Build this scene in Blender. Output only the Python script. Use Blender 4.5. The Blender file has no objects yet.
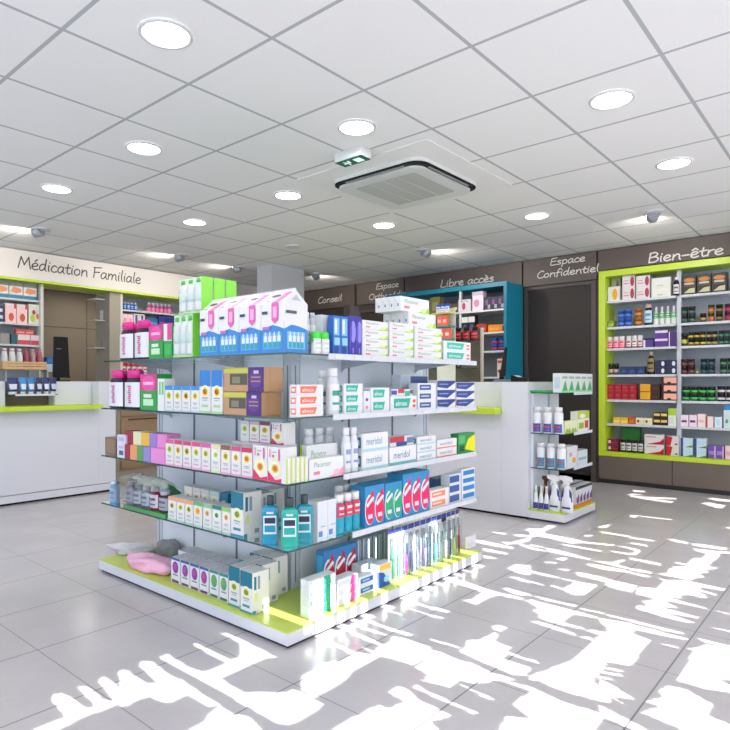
import bpy, bmesh, math, random
import numpy as np
from mathutils import Vector, Matrix
random.seed(7)
SC = bpy.context.scene
COL = SC.collection
PI = math.pi

# ------------------------------------------------------------------ the place's coordinates
# X runs along the right-hand aisle, Y along the wellness wall, Z up; metres; lens height 1.09
TH = math.radians(40.75); SN, CS = math.sin(TH), math.cos(TH)
FPX, CX, CY, HC = 607.7, 355.3, 382.5, 1.09
def ray(x, y):
    a = (x - CX) / FPX
    return (CS + a * SN, SN - a * CS, (CY - y) / FPX)
def onU(x, y, U):
    r = ray(x, y); t = U / r[0]; return (U, r[1] * t, r[2] * t + HC)
def onV(x, y, V):
    r = ray(x, y); t = V / r[1]; return (r[0] * t, V, r[2] * t + HC)
def onZ(x, y, z=0.0):
    r = ray(x, y); t = (z - HC) / r[2]; return (r[0] * t, r[1] * t, z)

# ------------------------------------------------------------------ materials
MATS = {}
def lin(c):
    c = c / 255.0
    return c / 12.92 if c <= 0.04045 else ((c + 0.055) / 1.055) ** 2.4
def rgb(h):
    h = h.lstrip('#'); return tuple(lin(int(h[i:i + 2], 16)) for i in (0, 2, 4))
def mat(h, rough=0.45, metal=0.0, spec=0.5, name=None, emit=0.0, alpha=1.0, trans=0.0):
    key = (h, rough, metal, emit, alpha, trans)
    if key in MATS: return MATS[key]
    m = bpy.data.materials.new(name or ('paint_' + h.strip('#')))
    m.use_nodes = True
    b = m.node_tree.nodes['Principled BSDF']
    c = rgb(h)
    if min(c) > .72 and not emit: c = tuple(v * .84 for v in c)      # printed card is never brighter than paper
    b.inputs['Base Color'].default_value = (*c, 1)
    b.inputs['Roughness'].default_value = rough
    b.inputs['Metallic'].default_value = metal
    b.inputs['Specular IOR Level'].default_value = spec
    if trans: b.inputs['Transmission Weight'].default_value = trans
    if alpha < 1: b.inputs['Alpha'].default_value = alpha
    if emit:
        b.inputs['Emission Color'].default_value = (*rgb(h), 1)
        b.inputs['Emission Strength'].default_value = emit
    MATS[key] = m
    return m
def nodes_of(name):
    m = bpy.data.materials.new(name); m.use_nodes = True
    return m, m.node_tree, m.node_tree.nodes['Principled BSDF']
def math_node(nt, op, a, b=None):
    n = nt.nodes.new('ShaderNodeMath'); n.operation = op
    for i, v in enumerate((a, b)):
        if v is None: continue
        if isinstance(v, (int, float)): n.inputs[i].default_value = v
        else: nt.links.new(v, n.inputs[i])
    return n.outputs[0]
def grid_mask(nt, sx, ox, sy, oy, wx, wy):
    tc = nt.nodes.new('ShaderNodeTexCoord'); sp = nt.nodes.new('ShaderNodeSeparateXYZ')
    nt.links.new(tc.outputs['Object'], sp.inputs[0])
    out = []
    for o, s, off, w in ((sp.outputs[0], sx, ox, wx), (sp.outputs[1], sy, oy, wy)):
        q = math_node(nt, 'ADD', o, 100 * s - off + w / 2)
        q = math_node(nt, 'MODULO', q, s)
        out.append(math_node(nt, 'LESS_THAN', q, w))
    return math_node(nt, 'MAXIMUM', out[0], out[1])
def mix_col(nt, fac, a, b):
    n = nt.nodes.new('ShaderNodeMix'); n.data_type = 'RGBA'
    if isinstance(fac, (int, float)): n.inputs[0].default_value = fac
    else: nt.links.new(fac, n.inputs[0])
    for i, v in ((6, a), (7, b)):
        if isinstance(v, tuple): n.inputs[i].default_value = (*v, 1)
        else: nt.links.new(v, n.inputs[i])
    return n.outputs[2]
def noise(nt, scale, detail=3.0, vec=None, rough=0.5):
    n = nt.nodes.new('ShaderNodeTexNoise'); n.inputs['Scale'].default_value = scale
    n.inputs['Detail'].default_value = detail; n.inputs['Roughness'].default_value = rough
    if vec is None:
        tc = nt.nodes.new('ShaderNodeTexCoord'); vec = tc.outputs['Object']
    nt.links.new(vec, n.inputs['Vector'])
    return n.outputs['Fac']
def floor_material():
    m, nt, b = nodes_of('grey_stoneware_tiles')
    g = grid_mask(nt, 0.4885, 1.031, 0.498, 0.607, 0.0035, 0.006)
    f = noise(nt, 3.0, 6.0); f2 = noise(nt, 40.0, 2.0)
    c = mix_col(nt, f, rgb('#b2aeb0'), rgb('#c5c1c3'))
    c = mix_col(nt, math_node(nt, 'MULTIPLY', f2, 0.25), c, rgb('#a09c9e'))
    c = mix_col(nt, g, c, rgb('#6c6c70'))
    nt.links.new(c, b.inputs['Base Color'])
    r = math_node(nt, 'ADD', math_node(nt, 'MULTIPLY', f, 0.12), 0.13)
    r = math_node(nt, 'ADD', r, math_node(nt, 'MULTIPLY', g, 0.4))
    nt.links.new(r, b.inputs['Roughness'])
    b.inputs['Specular IOR Level'].default_value = 0.5
    return m
def ceiling_material():
    m, nt, b = nodes_of('mineral_ceiling_tiles')
    g = grid_mask(nt, 0.6, 1.097, 0.6, 0.123, 0.018, 0.018)
    f = noise(nt, 120.0, 2.0)
    c = mix_col(nt, f, rgb('#efedeb'), rgb('#f6f4f3'))
    c = mix_col(nt, g, c, rgb('#b4b6b9'))
    nt.links.new(c, b.inputs['Base Color'])
    b.inputs['Roughness'].default_value = 0.75
    return m
def streaky(name, h1, h2, scale=(1, 1, 12), rough=0.5, nscale=6.0):
    m, nt, b = nodes_of(name)
    tc = nt.nodes.new('ShaderNodeTexCoord'); mp = nt.nodes.new('ShaderNodeMapping')
    mp.inputs['Scale'].default_value = scale
    nt.links.new(tc.outputs['Object'], mp.inputs[0])
    c = mix_col(nt, noise(nt, nscale, 4.0, mp.outputs[0]), rgb(h1), rgb(h2))
    nt.links.new(c, b.inputs['Base Color']); b.inputs['Roughness'].default_value = rough
    return m
def thin_glass(name, tint, fac=0.12, rough=0.03):
    m = bpy.data.materials.new(name); m.use_nodes = True; nt = m.node_tree
    for n in list(nt.nodes): nt.nodes.remove(n)
    out = nt.nodes.new('ShaderNodeOutputMaterial'); mx = nt.nodes.new('ShaderNodeMixShader')
    tr = nt.nodes.new('ShaderNodeBsdfTransparent'); gl = nt.nodes.new('ShaderNodeBsdfGlossy')
    fr = nt.nodes.new('ShaderNodeFresnel'); fr.inputs[0].default_value = 1.45
    tr.inputs[0].default_value = (*tint, 1); gl.inputs['Roughness'].default_value = rough
    gl.inputs[0].default_value = (.9, .95, .95, 1)
    nt.links.new(math_node(nt, 'ADD', fr.outputs[0], fac), mx.inputs[0])
    nt.links.new(tr.outputs[0], mx.inputs[1]); nt.links.new(gl.outputs[0], mx.inputs[2])
    nt.links.new(mx.outputs[0], out.inputs[0])
    return m
def sun_mask_material():  # translucent skin of the added sun mask, also passes soft fill light
    m = bpy.data.materials.new('translucent_sun_mask'); m.use_nodes = True; nt = m.node_tree
    for n in list(nt.nodes): nt.nodes.remove(n)
    out = nt.nodes.new('ShaderNodeOutputMaterial'); mx = nt.nodes.new('ShaderNodeMixShader')
    a = nt.nodes.new('ShaderNodeBsdfTranslucent'); d = nt.nodes.new('ShaderNodeBsdfDiffuse')
    a.inputs[0].default_value = (.55, .56, .59, 1); d.inputs[0].default_value = (.8, .8, .82, 1)
    mx.inputs[0].default_value = 0.6
    nt.links.new(a.outputs[0], mx.inputs[1]); nt.links.new(d.outputs[0], mx.inputs[2])
    nt.links.new(mx.outputs[0], out.inputs[0])
    return m
M_FLOOR, M_CEIL = floor_material(), ceiling_material()
M_GLASS = thin_glass('clear_shelf_glass', (.86, .93, .92))
M_PLASTIC = thin_glass('clear_plastic_film', (.9, .92, .93), 0.10, 0.15)
M_EDGE = mat('#1d4440', .15, name='green_glass_edge')
WHITE = '#e9e9ee'
M_WHITE = mat('#d6d7df', .35, name='white_laminate')
M_LIME = mat('#bdd630', .35, name='lime_laminate')
M_PANEL = mat('#dce1ec', .4, name='pale_grey_back_panel')
M_SLOT = mat('#6e7682', .5, name='slotted_rail')
M_METAL = mat('#b9bcc4', .3, 0.6, name='grey_metal')
M_TEAL = mat('#0c7d99', .45, name='teal_laminate')
M_TAUPE = streaky('dark_taupe_laminate', '#352d2b', '#3c3431', (1, 1, 1), .45, 3)
M_TAUPE2 = streaky('warm_taupe_laminate', '#665a52', '#6e6259', (1, 1, 1), .5, 3)
M_HEADER = streaky('taupe_header_board', '#544945', '#5c514c', (1, 1, 1), .5, 3)
M_BEIGE = streaky('beige_wall_paint', '#8d7f6c', '#958774', (1, 1, 1), .6, 2)
M_GREYBACK = mat('#a3aab2', .5, name='grey_cabinet_back')
M_BLACK = mat('#0b0b0d', .5, spec=.25)
M_WOOD = streaky('pale_oak_veneer', '#a98c6c', '#b89b7c', (1, 1, 14), .5, 4)

# ------------------------------------------------------------------ mesh helpers
class MB:
    """collects shapes with materials, builds one mesh"""
    def __init__(self): self.v = []; self.f = []; self.m = []; self.mats = []; self.smooth = []
    def mi(self, m):
        if m not in self.mats: self.mats.append(m)
        return self.mats.index(m)
    def poly(self, pts, m, smooth=False):
        b = len(self.v); self.v += [tuple(p) for p in pts]
        self.f.append(tuple(range(b, b + len(pts)))); self.m.append(self.mi(m)); self.smooth.append(smooth)
    def box(self, x0, y0, z0, x1, y1, z1, m, mtop=None, bev=0.0):
        P = [(x0, y0, z0), (x1, y0, z0), (x1, y1, z0), (x0, y1, z0), (x0, y0, z1), (x1, y0, z1), (x1, y1, z1), (x0, y1, z1)]
        b = len(self.v); self.v += P
        for k, q in enumerate(((0, 3, 2, 1), (4, 5, 6, 7), (0, 1, 5, 4), (1, 2, 6, 5), (2, 3, 7, 6), (3, 0, 4, 7))):
            self.f.append(tuple(b + i for i in q)); self.m.append(self.mi(mtop if (k == 1 and mtop) else m)); self.smooth.append(False)
    def prism(self, outline, axis, a, b, m, mcap=None):
        """outline: 2-D points; axis 'x': outline is (y,z) swept x a..b; 'y': (x,z); 'z': (x,y)"""
        def P(p, t):
            return (t, p[0], p[1]) if axis == 'x' else (p[0], t, p[1]) if axis == 'y' else (p[0], p[1], t)
        n = len(outline); base = len(self.v)
        self.v += [P(p, a) for p in outline] + [P(p, b) for p in outline]
        for i in range(n):
            j = (i + 1) % n
            self.f.append((base + i, base + j, base + n + j, base + n + i)); self.m.append(self.mi(m)); self.smooth.append(False)
        for o in (0, n):
            self.f.append(tuple(base + o + i for i in range(n))); self.m.append(self.mi(mcap or m)); self.smooth.append(False)
    def lathe(self, prof, m, seg=16, sx=1.0, sy=1.0, cx=0, cy=0, cap=True):
        b = len(self.v); n = len(prof)
        for r, z in prof:
            for k in range(seg):
                a = 2 * PI * k / seg
                self.v.append((cx + r * sx * math.cos(a), cy + r * sy * math.sin(a), z))
        for i in range(n - 1):
            for k in range(seg):
                k2 = (k + 1) % seg
                self.f.append((b + i * seg + k, b + i * seg + k2, b + (i + 1) * seg + k2, b + (i + 1) * seg + k))
                self.m.append(self.mi(m)); self.smooth.append(True)
        if cap:
            for i, fl in ((0, True), (n - 1, False)):
                q = [b + i * seg + k for k in range(seg)]
                self.f.append(tuple(q[::-1] if fl else q)); self.m.append(self.mi(m)); self.smooth.append(False)
    def tube(self, p, q, r, m, seg=8):
        p, q = Vector(p), Vector(q); d = (q - p).normalized()
        up = Vector((0, 0, 1)) if abs(d.z) < .9 else Vector((1, 0, 0))
        a = d.cross(up).normalized(); c = d.cross(a)
        b = len(self.v)
        for o in (p, q):
            for k in range(seg):
                t = 2 * PI * k / seg; self.v.append(tuple(o + a * r * math.cos(t) + c * r * math.sin(t)))
        for k in range(seg):
            k2 = (k + 1) % seg
            self.f.append((b + k, b + k2, b + seg + k2, b + seg + k)); self.m.append(self.mi(m)); self.smooth.append(True)
        for o in (0, seg):
            self.f.append(tuple(b + o + k for k in range(seg))); self.m.append(self.mi(m)); self.smooth.append(False)
    def mesh(self, name):
        me = bpy.data.meshes.new(name)
        me.from_pydata(self.v, [], self.f)
        for m in self.mats: me.materials.append(m)
        me.polygons.foreach_set('material_index', self.m)
        me.polygons.foreach_set('use_smooth', self.smooth)
        bm = bmesh.new(); bm.from_mesh(me)
        bmesh.ops.recalc_face_normals(bm, faces=bm.faces[:]); bm.to_mesh(me); bm.free()
        me.update()
        return me

TEXT = {}
def text_mesh(s):
    """(verts, tris) of a word in the built-in face, height of capitals about 1, centred"""
    if s in TEXT: return TEXT[s]
    cu = bpy.data.curves.new('word', 'FONT'); cu.body = s; cu.resolution_u = 2
    o = bpy.data.objects.new('word', cu)
    me = bpy.data.meshes.new_from_object(o)
    V = [v.co.copy() for v in me.vertices]; F = [tuple(p.vertices) for p in me.polygons]
    x0, x1 = min(v.x for v in V), max(v.x for v in V); y0, y1 = min(v.y for v in V), max(v.y for v in V)
    V = [((v.x - x0) / (x1 - x0) - .5, (v.y - y0) / (y1 - y0) - .5) for v in V]
    TEXT[s] = (V, F)
    bpy.data.objects.remove(o); bpy.data.curves.remove(cu); bpy.data.meshes.remove(me)
    return TEXT[s]

def art_on(mb, O, X, Y, w, h, art, lift0=0.0005):
    """draw flat print on a face: O corner, X and Y unit directions, w x h size; art in 0..1 coordinates"""
    O, X, Y = Vector(O), Vector(X), Vector(Y); N = X.cross(Y)
    for k, a in enumerate(art):
        L = O + N * (lift0 + k * 0.00022)
        def P(u, v): return tuple(L + X * (u * w) + Y * (v * h))
        t = a[0]
        if t == 'r':
            _, x0, y0, x1, y1, c = a
            mb.poly([P(x0, y0), P(x1, y0), P(x1, y1), P(x0, y1)], mat(c))
        elif t == 'p':
            mb.poly([P(*q) for q in a[1]], mat(a[2]))
        elif t == 'e':
            _, cx, cy, rx, ry, c = a
            mb.poly([P(cx + rx * math.cos(2 * PI * i / 14), cy + ry * math.sin(2 * PI * i / 14)) for i in range(14)], mat(c))
        elif t == 't':
            _, s, cx, cy, tw, th, c = a[:7]
            rot = len(a) > 7
            V, F = text_mesh(s); b = len(mb.v)
            for (x, y) in V:
                mb.v.append(P(cx - y * tw, cy + x * th) if rot else P(cx + x * tw, cy + y * th))
            for f in F:
                mb.f.append(tuple(b + i for i in f)); mb.m.append(mb.mi(mat(c))); mb.smooth.append(False)

CACHE = {}
def carton_mb(w, d, h, base, front=(), side=(), top=(), mtop=None):
    mb = MB(); mb.box(-w / 2, -d / 2, 0, w / 2, d / 2, h, mat(base), mat(mtop) if mtop else None)
    art_on(mb, (-w / 2, -d / 2, 0), (1, 0, 0), (0, 0, 1), w, h, front)
    art_on(mb, (w / 2, -d / 2, 0), (0, 1, 0), (0, 0, 1), d, h, side)
    art_on(mb, (-w / 2, d / 2, 0), (0, -1, 0), (0, 0, 1), d, h, side)
    art_on(mb, (-w / 2, -d / 2, h), (1, 0, 0), (0, 1, 0), w, d, top)
    return mb
def carton(base, front=(), side=(), top=(), mtop=None, tag='carton'):
    def make(w, d, h):
        key = (tag, base, round(w, 4), round(d, 4), round(h, 4), len(front), str(front)[:300], str(side)[:100])
        if key not in CACHE: CACHE[key] = [(tag, carton_mb(w, d, h, base, front, side, top, mtop).mesh(tag), (0, 0, 0))]
        return CACHE[key]
    return make

# ------------------------------------------------------------------ objects
def link(o): COL.objects.link(o); return o
def set_props(o, label=None, cat=None, group=None, kind=None):
    if label: o['label'] = label
    if cat: o['category'] = cat
    if group: o['group'] = group
    if kind: o['kind'] = kind
def struct(name, mb, label=None, parent=None):
    o = link(bpy.data.objects.new(name, mb.mesh(name)))
    if parent: o.parent = parent
    else: o['kind'] = 'structure'
    if label: o['label'] = label
    return o
def part(name, mb, parent, label=None):
    o = link(bpy.data.objects.new(name, mb.mesh(name))); o.parent = parent
    if label: o['label'] = label
    return o
def empty(name, loc, rz, label, cat, group=None):
    o = link(bpy.data.objects.new(name, None)); o.location = loc; o.rotation_euler = (0, 0, rz)
    o.empty_display_size = .05
    set_props(o, label, cat, group); return o
def put(parts, name, loc, rz, label, cat, group=None):
    """a thing from prototype parts (name, mesh, offset[, sub-of index]); copies share their meshes"""
    if len(parts) == 1:
        o = link(bpy.data.objects.new(name, parts[0][1])); o.location = loc; o.rotation_euler = (0, 0, rz)
        set_props(o, label, cat, group); return o
    e = empty(name, loc, rz, label, cat, group); made = []
    for p in parts:
        c = link(bpy.data.objects.new(p[0], p[1])); c.location = p[2]
        c.parent = made[p[3]] if len(p) > 3 else e
        made.append(c)
    return e
ORD = 'first second third fourth fifth sixth seventh eighth ninth tenth eleventh twelfth thirteenth fourteenth'.split()
LAY = {1: [''], 2: ['lower', 'upper'], 3: ['bottom', 'middle', 'top'], 4: ['bottom', 'second up', 'third up', 'topmost']}
LABELS = {}
def row(ax, plane, x0, x1, n, z, make, name, cat, desc, where, group=None, h=None, ytop=None, d=0.06, layers=1, deep=1,
        fill=0.965, set_back=0.0, frm=0, ordw=True, layer_words=None, dgap=0.004, wmul=1.0, ybase=None):
    """n things side by side between two sight lines on the plane ax = plane, standing at height z, facing the aisle"""
    on = onU if ax == 'U' else onV
    i = 1 if ax == 'U' else 0
    sgn = -1 if ax == 'U' else 1
    s0, s1 = sgn * on(x0, 0, plane)[i], sgn * on(x1, 0, plane)[i]
    W = (s1 - s0) / n
    if h is None:
        if ybase is None: h = (on((x0 + x1) / 2, ytop, plane)[2] - z) / layers
        else: h = (on((x0 + x1) / 2, ytop, plane)[2] - on((x0 + x1) / 2, ybase, plane)[2]) / layers
    w = W * fill * wmul
    parts = make(round(w, 4), d, round(h - 0.0008, 4))
    for k in range(n):
        for L in range(layers):
            for D in range(deep):
                s = s0 + (k + .5) * W; dep = plane + set_back + d / 2 + D * (d + dgap)
                loc = (dep, -s, z + L * h) if ax == 'U' else (s, dep, z + L * h)
                bits = [desc, where]
                if n > 1 and ordw: bits.append(ORD[k + frm] + ' from left')
                lw = (layer_words or LAY.get(layers) or [''] * 9)
                if lw[L]: bits.append(lw[L])
                if deep > 1: bits.append(['frontmost', 'second back', 'third back', 'fourth back'][D])
                pre = where.split()[0].rstrip(',') in ('on', 'in', 'of', 'behind', 'at', 'beside', 'standing', 'stacked', 'under', 'between', 'by', 'end') or desc.endswith(',')
                lab = bits[0] + (' ' if pre else ', ') + bits[1] + (', ' + ', '.join(bits[2:]) if len(bits) > 2 else '')
                put(parts, name, loc, -PI / 2 if ax == 'U' else 0, lab, cat, group)
    return s0, s1, h

# ================================================================== SETTING
CEIL = 2.53
b = MB(); b.box(-2.2, -1.7, -.05, 7.4, 10.0, 0, M_FLOOR); struct('floor', b)
b = MB(); b.box(-2.2, -1.7, CEIL, 7.4, 10.0, CEIL + .05, M_CEIL); struct('ceiling', b)
WU = 6.75
# right wall: boards with a recess for the lime cabinet
b = MB()
lc0, lc1 = -0.9, 2.31         # lime cabinet span along Y
b.box(WU, lc1, 0, WU + .1, 9.8, CEIL, M_TAUPE)
b.box(WU, -1.7, 0, WU + .1, lc0, CEIL, M_TAUPE)
b.box(WU + .35, lc0, 0, WU + .4, lc1, CEIL, M_TAUPE)
b.box(WU, lc0, 2.30, WU + .35, lc1, CEIL, M_TAUPE)
struct('wall_right', b)
b = MB(); b.box(-2.2, 9.7, 0, 7.4, 9.8, CEIL, M_BEIGE)
for u in (2.9, 4.6, 5.5): b.box(u, 9.694, 0, u + .012, 9.7, CEIL - .1, mat('#6b5f50', .6))
b.box(2.0, 9.694, 1.95, 6.7, 9.7, 1.962, mat('#6b5f50', .6))
struct('wall_back', b)
# building column behind the gondola
b = MB(); b.box(4.93, 5.59, 0, 5.48, 5.86, CEIL, mat('#c6c7cc', .6)); struct('trim_1', b, 'pale grey square building column')
# window wall behind the viewer, out of view; an added sun mask stands in it
b = MB()
WV = -1.5
b.box(-2.2, WV - .12, 0, 7.4, WV - .02, .45, mat('#d8d8d8', .6))
b.box(-2.2, WV - .12, 2.35, 7.4, WV - .02, CEIL, mat('#d8d8d8', .6))
for u in (-2.15, 7.25): b.box(u - .05, WV - .12, .45, u + .05, WV - .02, 2.35, mat('#5a5d61', .4))
struct('wall_front', b)

# header boards over the right wall
def gapless(pts): return pts
# handwriting: every letter is a few pen strokes
def cr(pts, n=6):
    if len(pts) < 3: return pts
    P = [pts[0]] + pts + [pts[-1]]; out = []
    for i in range(1, len(P) - 2):
        for k in range(n):
            t = k / n; a, b_, c, d_ = P[i - 1], P[i], P[i + 1], P[i + 2]
            out.append(tuple(.5 * (2 * b_[j] + (c[j] - a[j]) * t + (2 * a[j] - 5 * b_[j] + 4 * c[j] - d_[j]) * t * t + (3 * b_[j] - a[j] - 3 * c[j] + d_[j]) * t ** 3) for j in (0, 1)))
    return out + [pts[-1]]
E_ = [(.04, .24), (.3, .3), (.4, .42), (.26, .54), (.07, .4), (.04, .16), (.2, 0), (.44, .08)]
A_ = [(.4, .46), (.22, .54), (.04, .3), (.08, .04), (.24, .04), (.4, .3)]
GLY = {
 'M': (.86, [('s', [(0, 0), (.14, .92)]), ('s', [(.14, .92), (.38, .28), (.64, .94)]), ('c', [(.64, .94), (.7, .5), (.8, 0)])]),
 'F': (.6, [('c', [(.12, .9), (.1, .5), (.06, 0)]), ('c', [(.04, .88), (.3, .9), (.62, .95)]), ('c', [(.1, .48), (.3, .5), (.5, .52)])]),
 'C': (.62, [('c', [(.58, .8), (.42, .93), (.16, .72), (.04, .36), (.16, .04), (.4, .0), (.6, .14)])]),
 'E': (.6, [('c', [(.58, .9), (.3, .88), (.14, .85), (.1, .5), (.06, .06), (.3, .0), (.56, .04)]), ('c', [(.12, .48), (.3, .48), (.5, .5)])]),
 'O': (.8, [('c', [(.4, .93), (.12, .72), (.04, .36), (.2, .02), (.5, .04), (.7, .4), (.64, .8), (.4, .93)])]),
 'L': (.56, [('c', [(.14, .93), (.1, .5), (.04, .06), (.26, .0), (.54, .03)])]),
 'B': (.66, [('c', [(.12, .92), (.08, .5), (.06, 0)]), ('c', [(.08, .86), (.36, .94), (.54, .76), (.4, .56), (.12, .48)]), ('c', [(.12, .48), (.44, .5), (.6, .28), (.42, .04), (.06, .02)])]),
 'e': (.5, [('c', E_)]), 'é': (.5, [('c', E_), ('s', [(.2, .68), (.36, .84)])]), 'è': (.5, [('c', E_), ('s', [(.12, .84), (.28, .68)])]),
 'ê': (.5, [('c', E_), ('s', [(.08, .66), (.24, .84), (.4, .68)])]),
 'a': (.54, [('c', A_), ('c', [(.42, .5), (.4, .14), (.5, .0)])]),
 'c': (.46, [('c', [(.4, .44), (.24, .54), (.06, .34), (.06, .1), (.2, 0), (.42, .08)])]),
 'd': (.56, [('c', A_), ('c', [(.46, .96), (.42, .5), (.4, .14), (.5, .0)])]),
 'b': (.54, [('c', [(.12, .96), (.08, .5), (.06, .0)]), ('c', [(.08, .3), (.26, .52), (.46, .36), (.4, .06), (.2, .0), (.06, .08)])]),
 'p': (.54, [('c', [(.1, .52), (.08, .1), (.04, -.36)]), ('c', [(.08, .32), (.26, .54), (.46, .36), (.38, .06), (.2, .02), (.08, .1)])]),
 'h': (.54, [('c', [(.12, .96), (.08, .5), (.05, .0)]), ('c', [(.07, .28), (.28, .52), (.42, .4), (.42, .14), (.48, 0)])]),
 'i': (.24, [('c', [(.1, .5), (.08, .2), (.12, 0)]), ('s', [(.13, .7), (.145, .73)])]),
 'l': (.24, [('c', [(.14, .97), (.08, .4), (.14, 0)])]),
 't': (.4, [('c', [(.2, .8), (.14, .3), (.2, .02), (.38, .06)]), ('s', [(0, .5), (.38, .54)])]),
 'f': (.4, [('c', [(.44, .88), (.3, .95), (.18, .7), (.14, .3), (.1, -.1)]), ('s', [(.0, .46), (.36, .5)])]),
 'n': (.54, [('c', [(.08, .52), (.07, .25), (.05, 0)]), ('c', [(.07, .26), (.28, .52), (.42, .4), (.42, .14), (.48, 0)])]),
 'm': (.8, [('c', [(.08, .52), (.07, .25), (.05, 0)]), ('c', [(.07, .28), (.26, .52), (.36, .36), (.35, 0)]), ('c', [(.36, .28), (.54, .52), (.66, .4), (.66, .14), (.74, 0)])]),
 'r': (.42, [('c', [(.08, .52), (.08, .25), (.05, 0)]), ('c', [(.07, .26), (.22, .48), (.4, .5)])]),
 's': (.42, [('c', [(.36, .48), (.16, .52), (.08, .36), (.3, .24), (.3, .04), (.04, .02)])]),
 'o': (.52, [('c', [(.24, .53), (.06, .38), (.06, .1), (.24, .0), (.42, .18), (.4, .42), (.24, .53)])]),
 '-': (.5, [('s', [(.04, .3), (.42, .32)])]), ' ': (.36, []),
}
def write(word, O, X, cap, m, pen=.065, tw=None):
    """handwritten word on a vertical board: O start of baseline, X writing direction"""
    mb = MB(); O = Vector(O); X = Vector(X); Y = Vector((0, 0, 1)); N = X.cross(Y)
    L = sum(GLY[c][0] for c in word); k = cap if tw is None else None
    sx = cap if tw is None else tw / L
    x = 0; pw = pen * cap
    for c in word:
        adv, strokes = GLY[c]
        for kind, pts in strokes:
            pts = cr(pts) if kind == 'c' else pts
            Q = [((x + p[0] + p[1] * .06) * sx, p[1] * cap) for p in pts]
            for i in range(len(Q) - 1):
                a, c2 = Vector(Q[i]), Vector(Q[i + 1]); dd = c2 - a
                if dd.length < 1e-6: continue
                n = Vector((-dd.y, dd.x)).normalized() * pw
                mb.poly([O + N * .0015 + X * q.x + Y * q.y for q in (a - n, c2 - n, c2 + n, a + n)], m)
            for j, q in enumerate(Q):
                mb.poly([O + N * (.0018 + .00001 * (j % 3)) + X * (q[0] + pw * math.cos(t * PI / 4)) + Y * (q[1] + pw * math.sin(t * PI / 4)) for t in range(8)], m)
        x += adv
    return mb
M_INK = mat('#ece9e4', .6); M_DARKINK = mat('#4a4745', .6)
def wall_sign(words, v_left, v_right, z0, z1, label):
    e = empty('sign_board', (WU, (v_left + v_right) / 2, z0), 0, label, 'sign', 'handwritten department signs along the taupe wall')
    b = MB(); b.box(-.03, -(v_left - v_right) / 2 + .006, 0, -.002, (v_left - v_right) / 2 - .006, z1 - z0, M_HEADER)
    bd = part('board', b, e)
    for (w, xa, ya, xb, yb, cap) in words:
        p = onU(xa, ya, WU - .03); q = onU(xb, yb, WU - .03)
        mb = write(w, (-.03, p[1] - e.location[1], p[2] - z0), (0, -1, 0), cap, M_INK, .066, p[1] - q[1])
        part('lettering', mb, bd, 'white handwritten words')
    return e
wall_sign([('Bien-être', 648, 263, 724, 253.5, .105)], 2.315, -.9, 2.305, CEIL - .012, 'taupe header board lettered for wellness above the lime cabinet')
wall_sign([('Espace', 550, 265.5, 585.5, 260.8, .085), ('Confidentiel', 537, 278.5, 599, 270.5, .085)], 3.18, 2.325, 2.215, CEIL - .012, 'taupe header board lettered for the confidential room above the dark door')
wall_sign([('Libre accès', 440.5, 287.5, 494, 279.3, .10)], 4.9, 3.19, 2.25, CEIL - .012, 'taupe header board lettered for self service above the teal cabinet')
wall_sign([('Espace', 376, 289.5, 399, 286, .085), ('Orthopédie', 369, 300, 406, 294, .085)], 5.76, 4.91, 2.215, CEIL - .012, 'taupe header board lettered for orthopaedics, with two lines of words')
wall_sign([('Conseil', 318, 303.5, 342, 299.5, .10)], 6.98, 5.8, 2.215, CEIL - .012, 'taupe header board lettered for advice, nearest the grey column')
# doors in the right wall
def door(name, v0, v1, ztop):
    b = MB(); fr = mat('#4e4441', .5)
    b.box(WU - .02, v0, 0, WU - .001, v0 + .05, ztop, fr); b.box(WU - .02, v1 - .05, 0, WU - .001, v1, ztop, fr)
    b.box(WU - .02, v0, ztop, WU - .001, v1, ztop + .03, fr)
    o = struct(name, b)
    b = MB(); b.box(WU - .012, v0 + .055, .01, WU - .001, v1 - .055, ztop - .006, mat('#2b2421', .6)); part('door_leaf', b, o)
    b = MB(); b.tube((WU - .05, v0 + .12, 1.0), (WU - .05, v0 + .22, 1.0), .009, M_METAL); b.tube((WU - .05, v0 + .12, 1.0), (WU - .01, v0 + .12, 1.0), .009, M_METAL); part('handle', b, o)
door('door_1', 2.34, 3.17, 2.17)
door('door_2', 4.95, 5.74, 2.1)
b = MB(); b.box(WU - .012, 2.32, 0, WU - .001, 9.6, .07, mat('#37302e', .5)); struct('baseboard_right', b)

# ------------------------------------------------------------------ left header with white band
e = empty('sign_fascia', (2.0, 7.0, 2.2), 0, 'long white fascia lettered for family medicine with a lime lower edge', 'sign')
b = MB(); b.box(-2.5, 0, .012, 4.6, .35, CEIL - 2.2 - .012, mat('#f1ebe4', .5)); part('fascia_board', b, e)
b = MB(); b.box(-2.5, -.012, -.012, 4.6, .35, .012, M_LIME); part('lime_edge', b, e, 'lime green lower edge')
p = onV(18, 267.5, 7.0); q = onV(141, 284.5, 7.0)
part('lettering', write('Médication Familiale', (p[0] - 2.0, -.001, p[2] - 2.2), (1, 0, 0), .135, M_DARKINK, .05, q[0] - p[0]), e, 'dark handwritten words')

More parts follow.
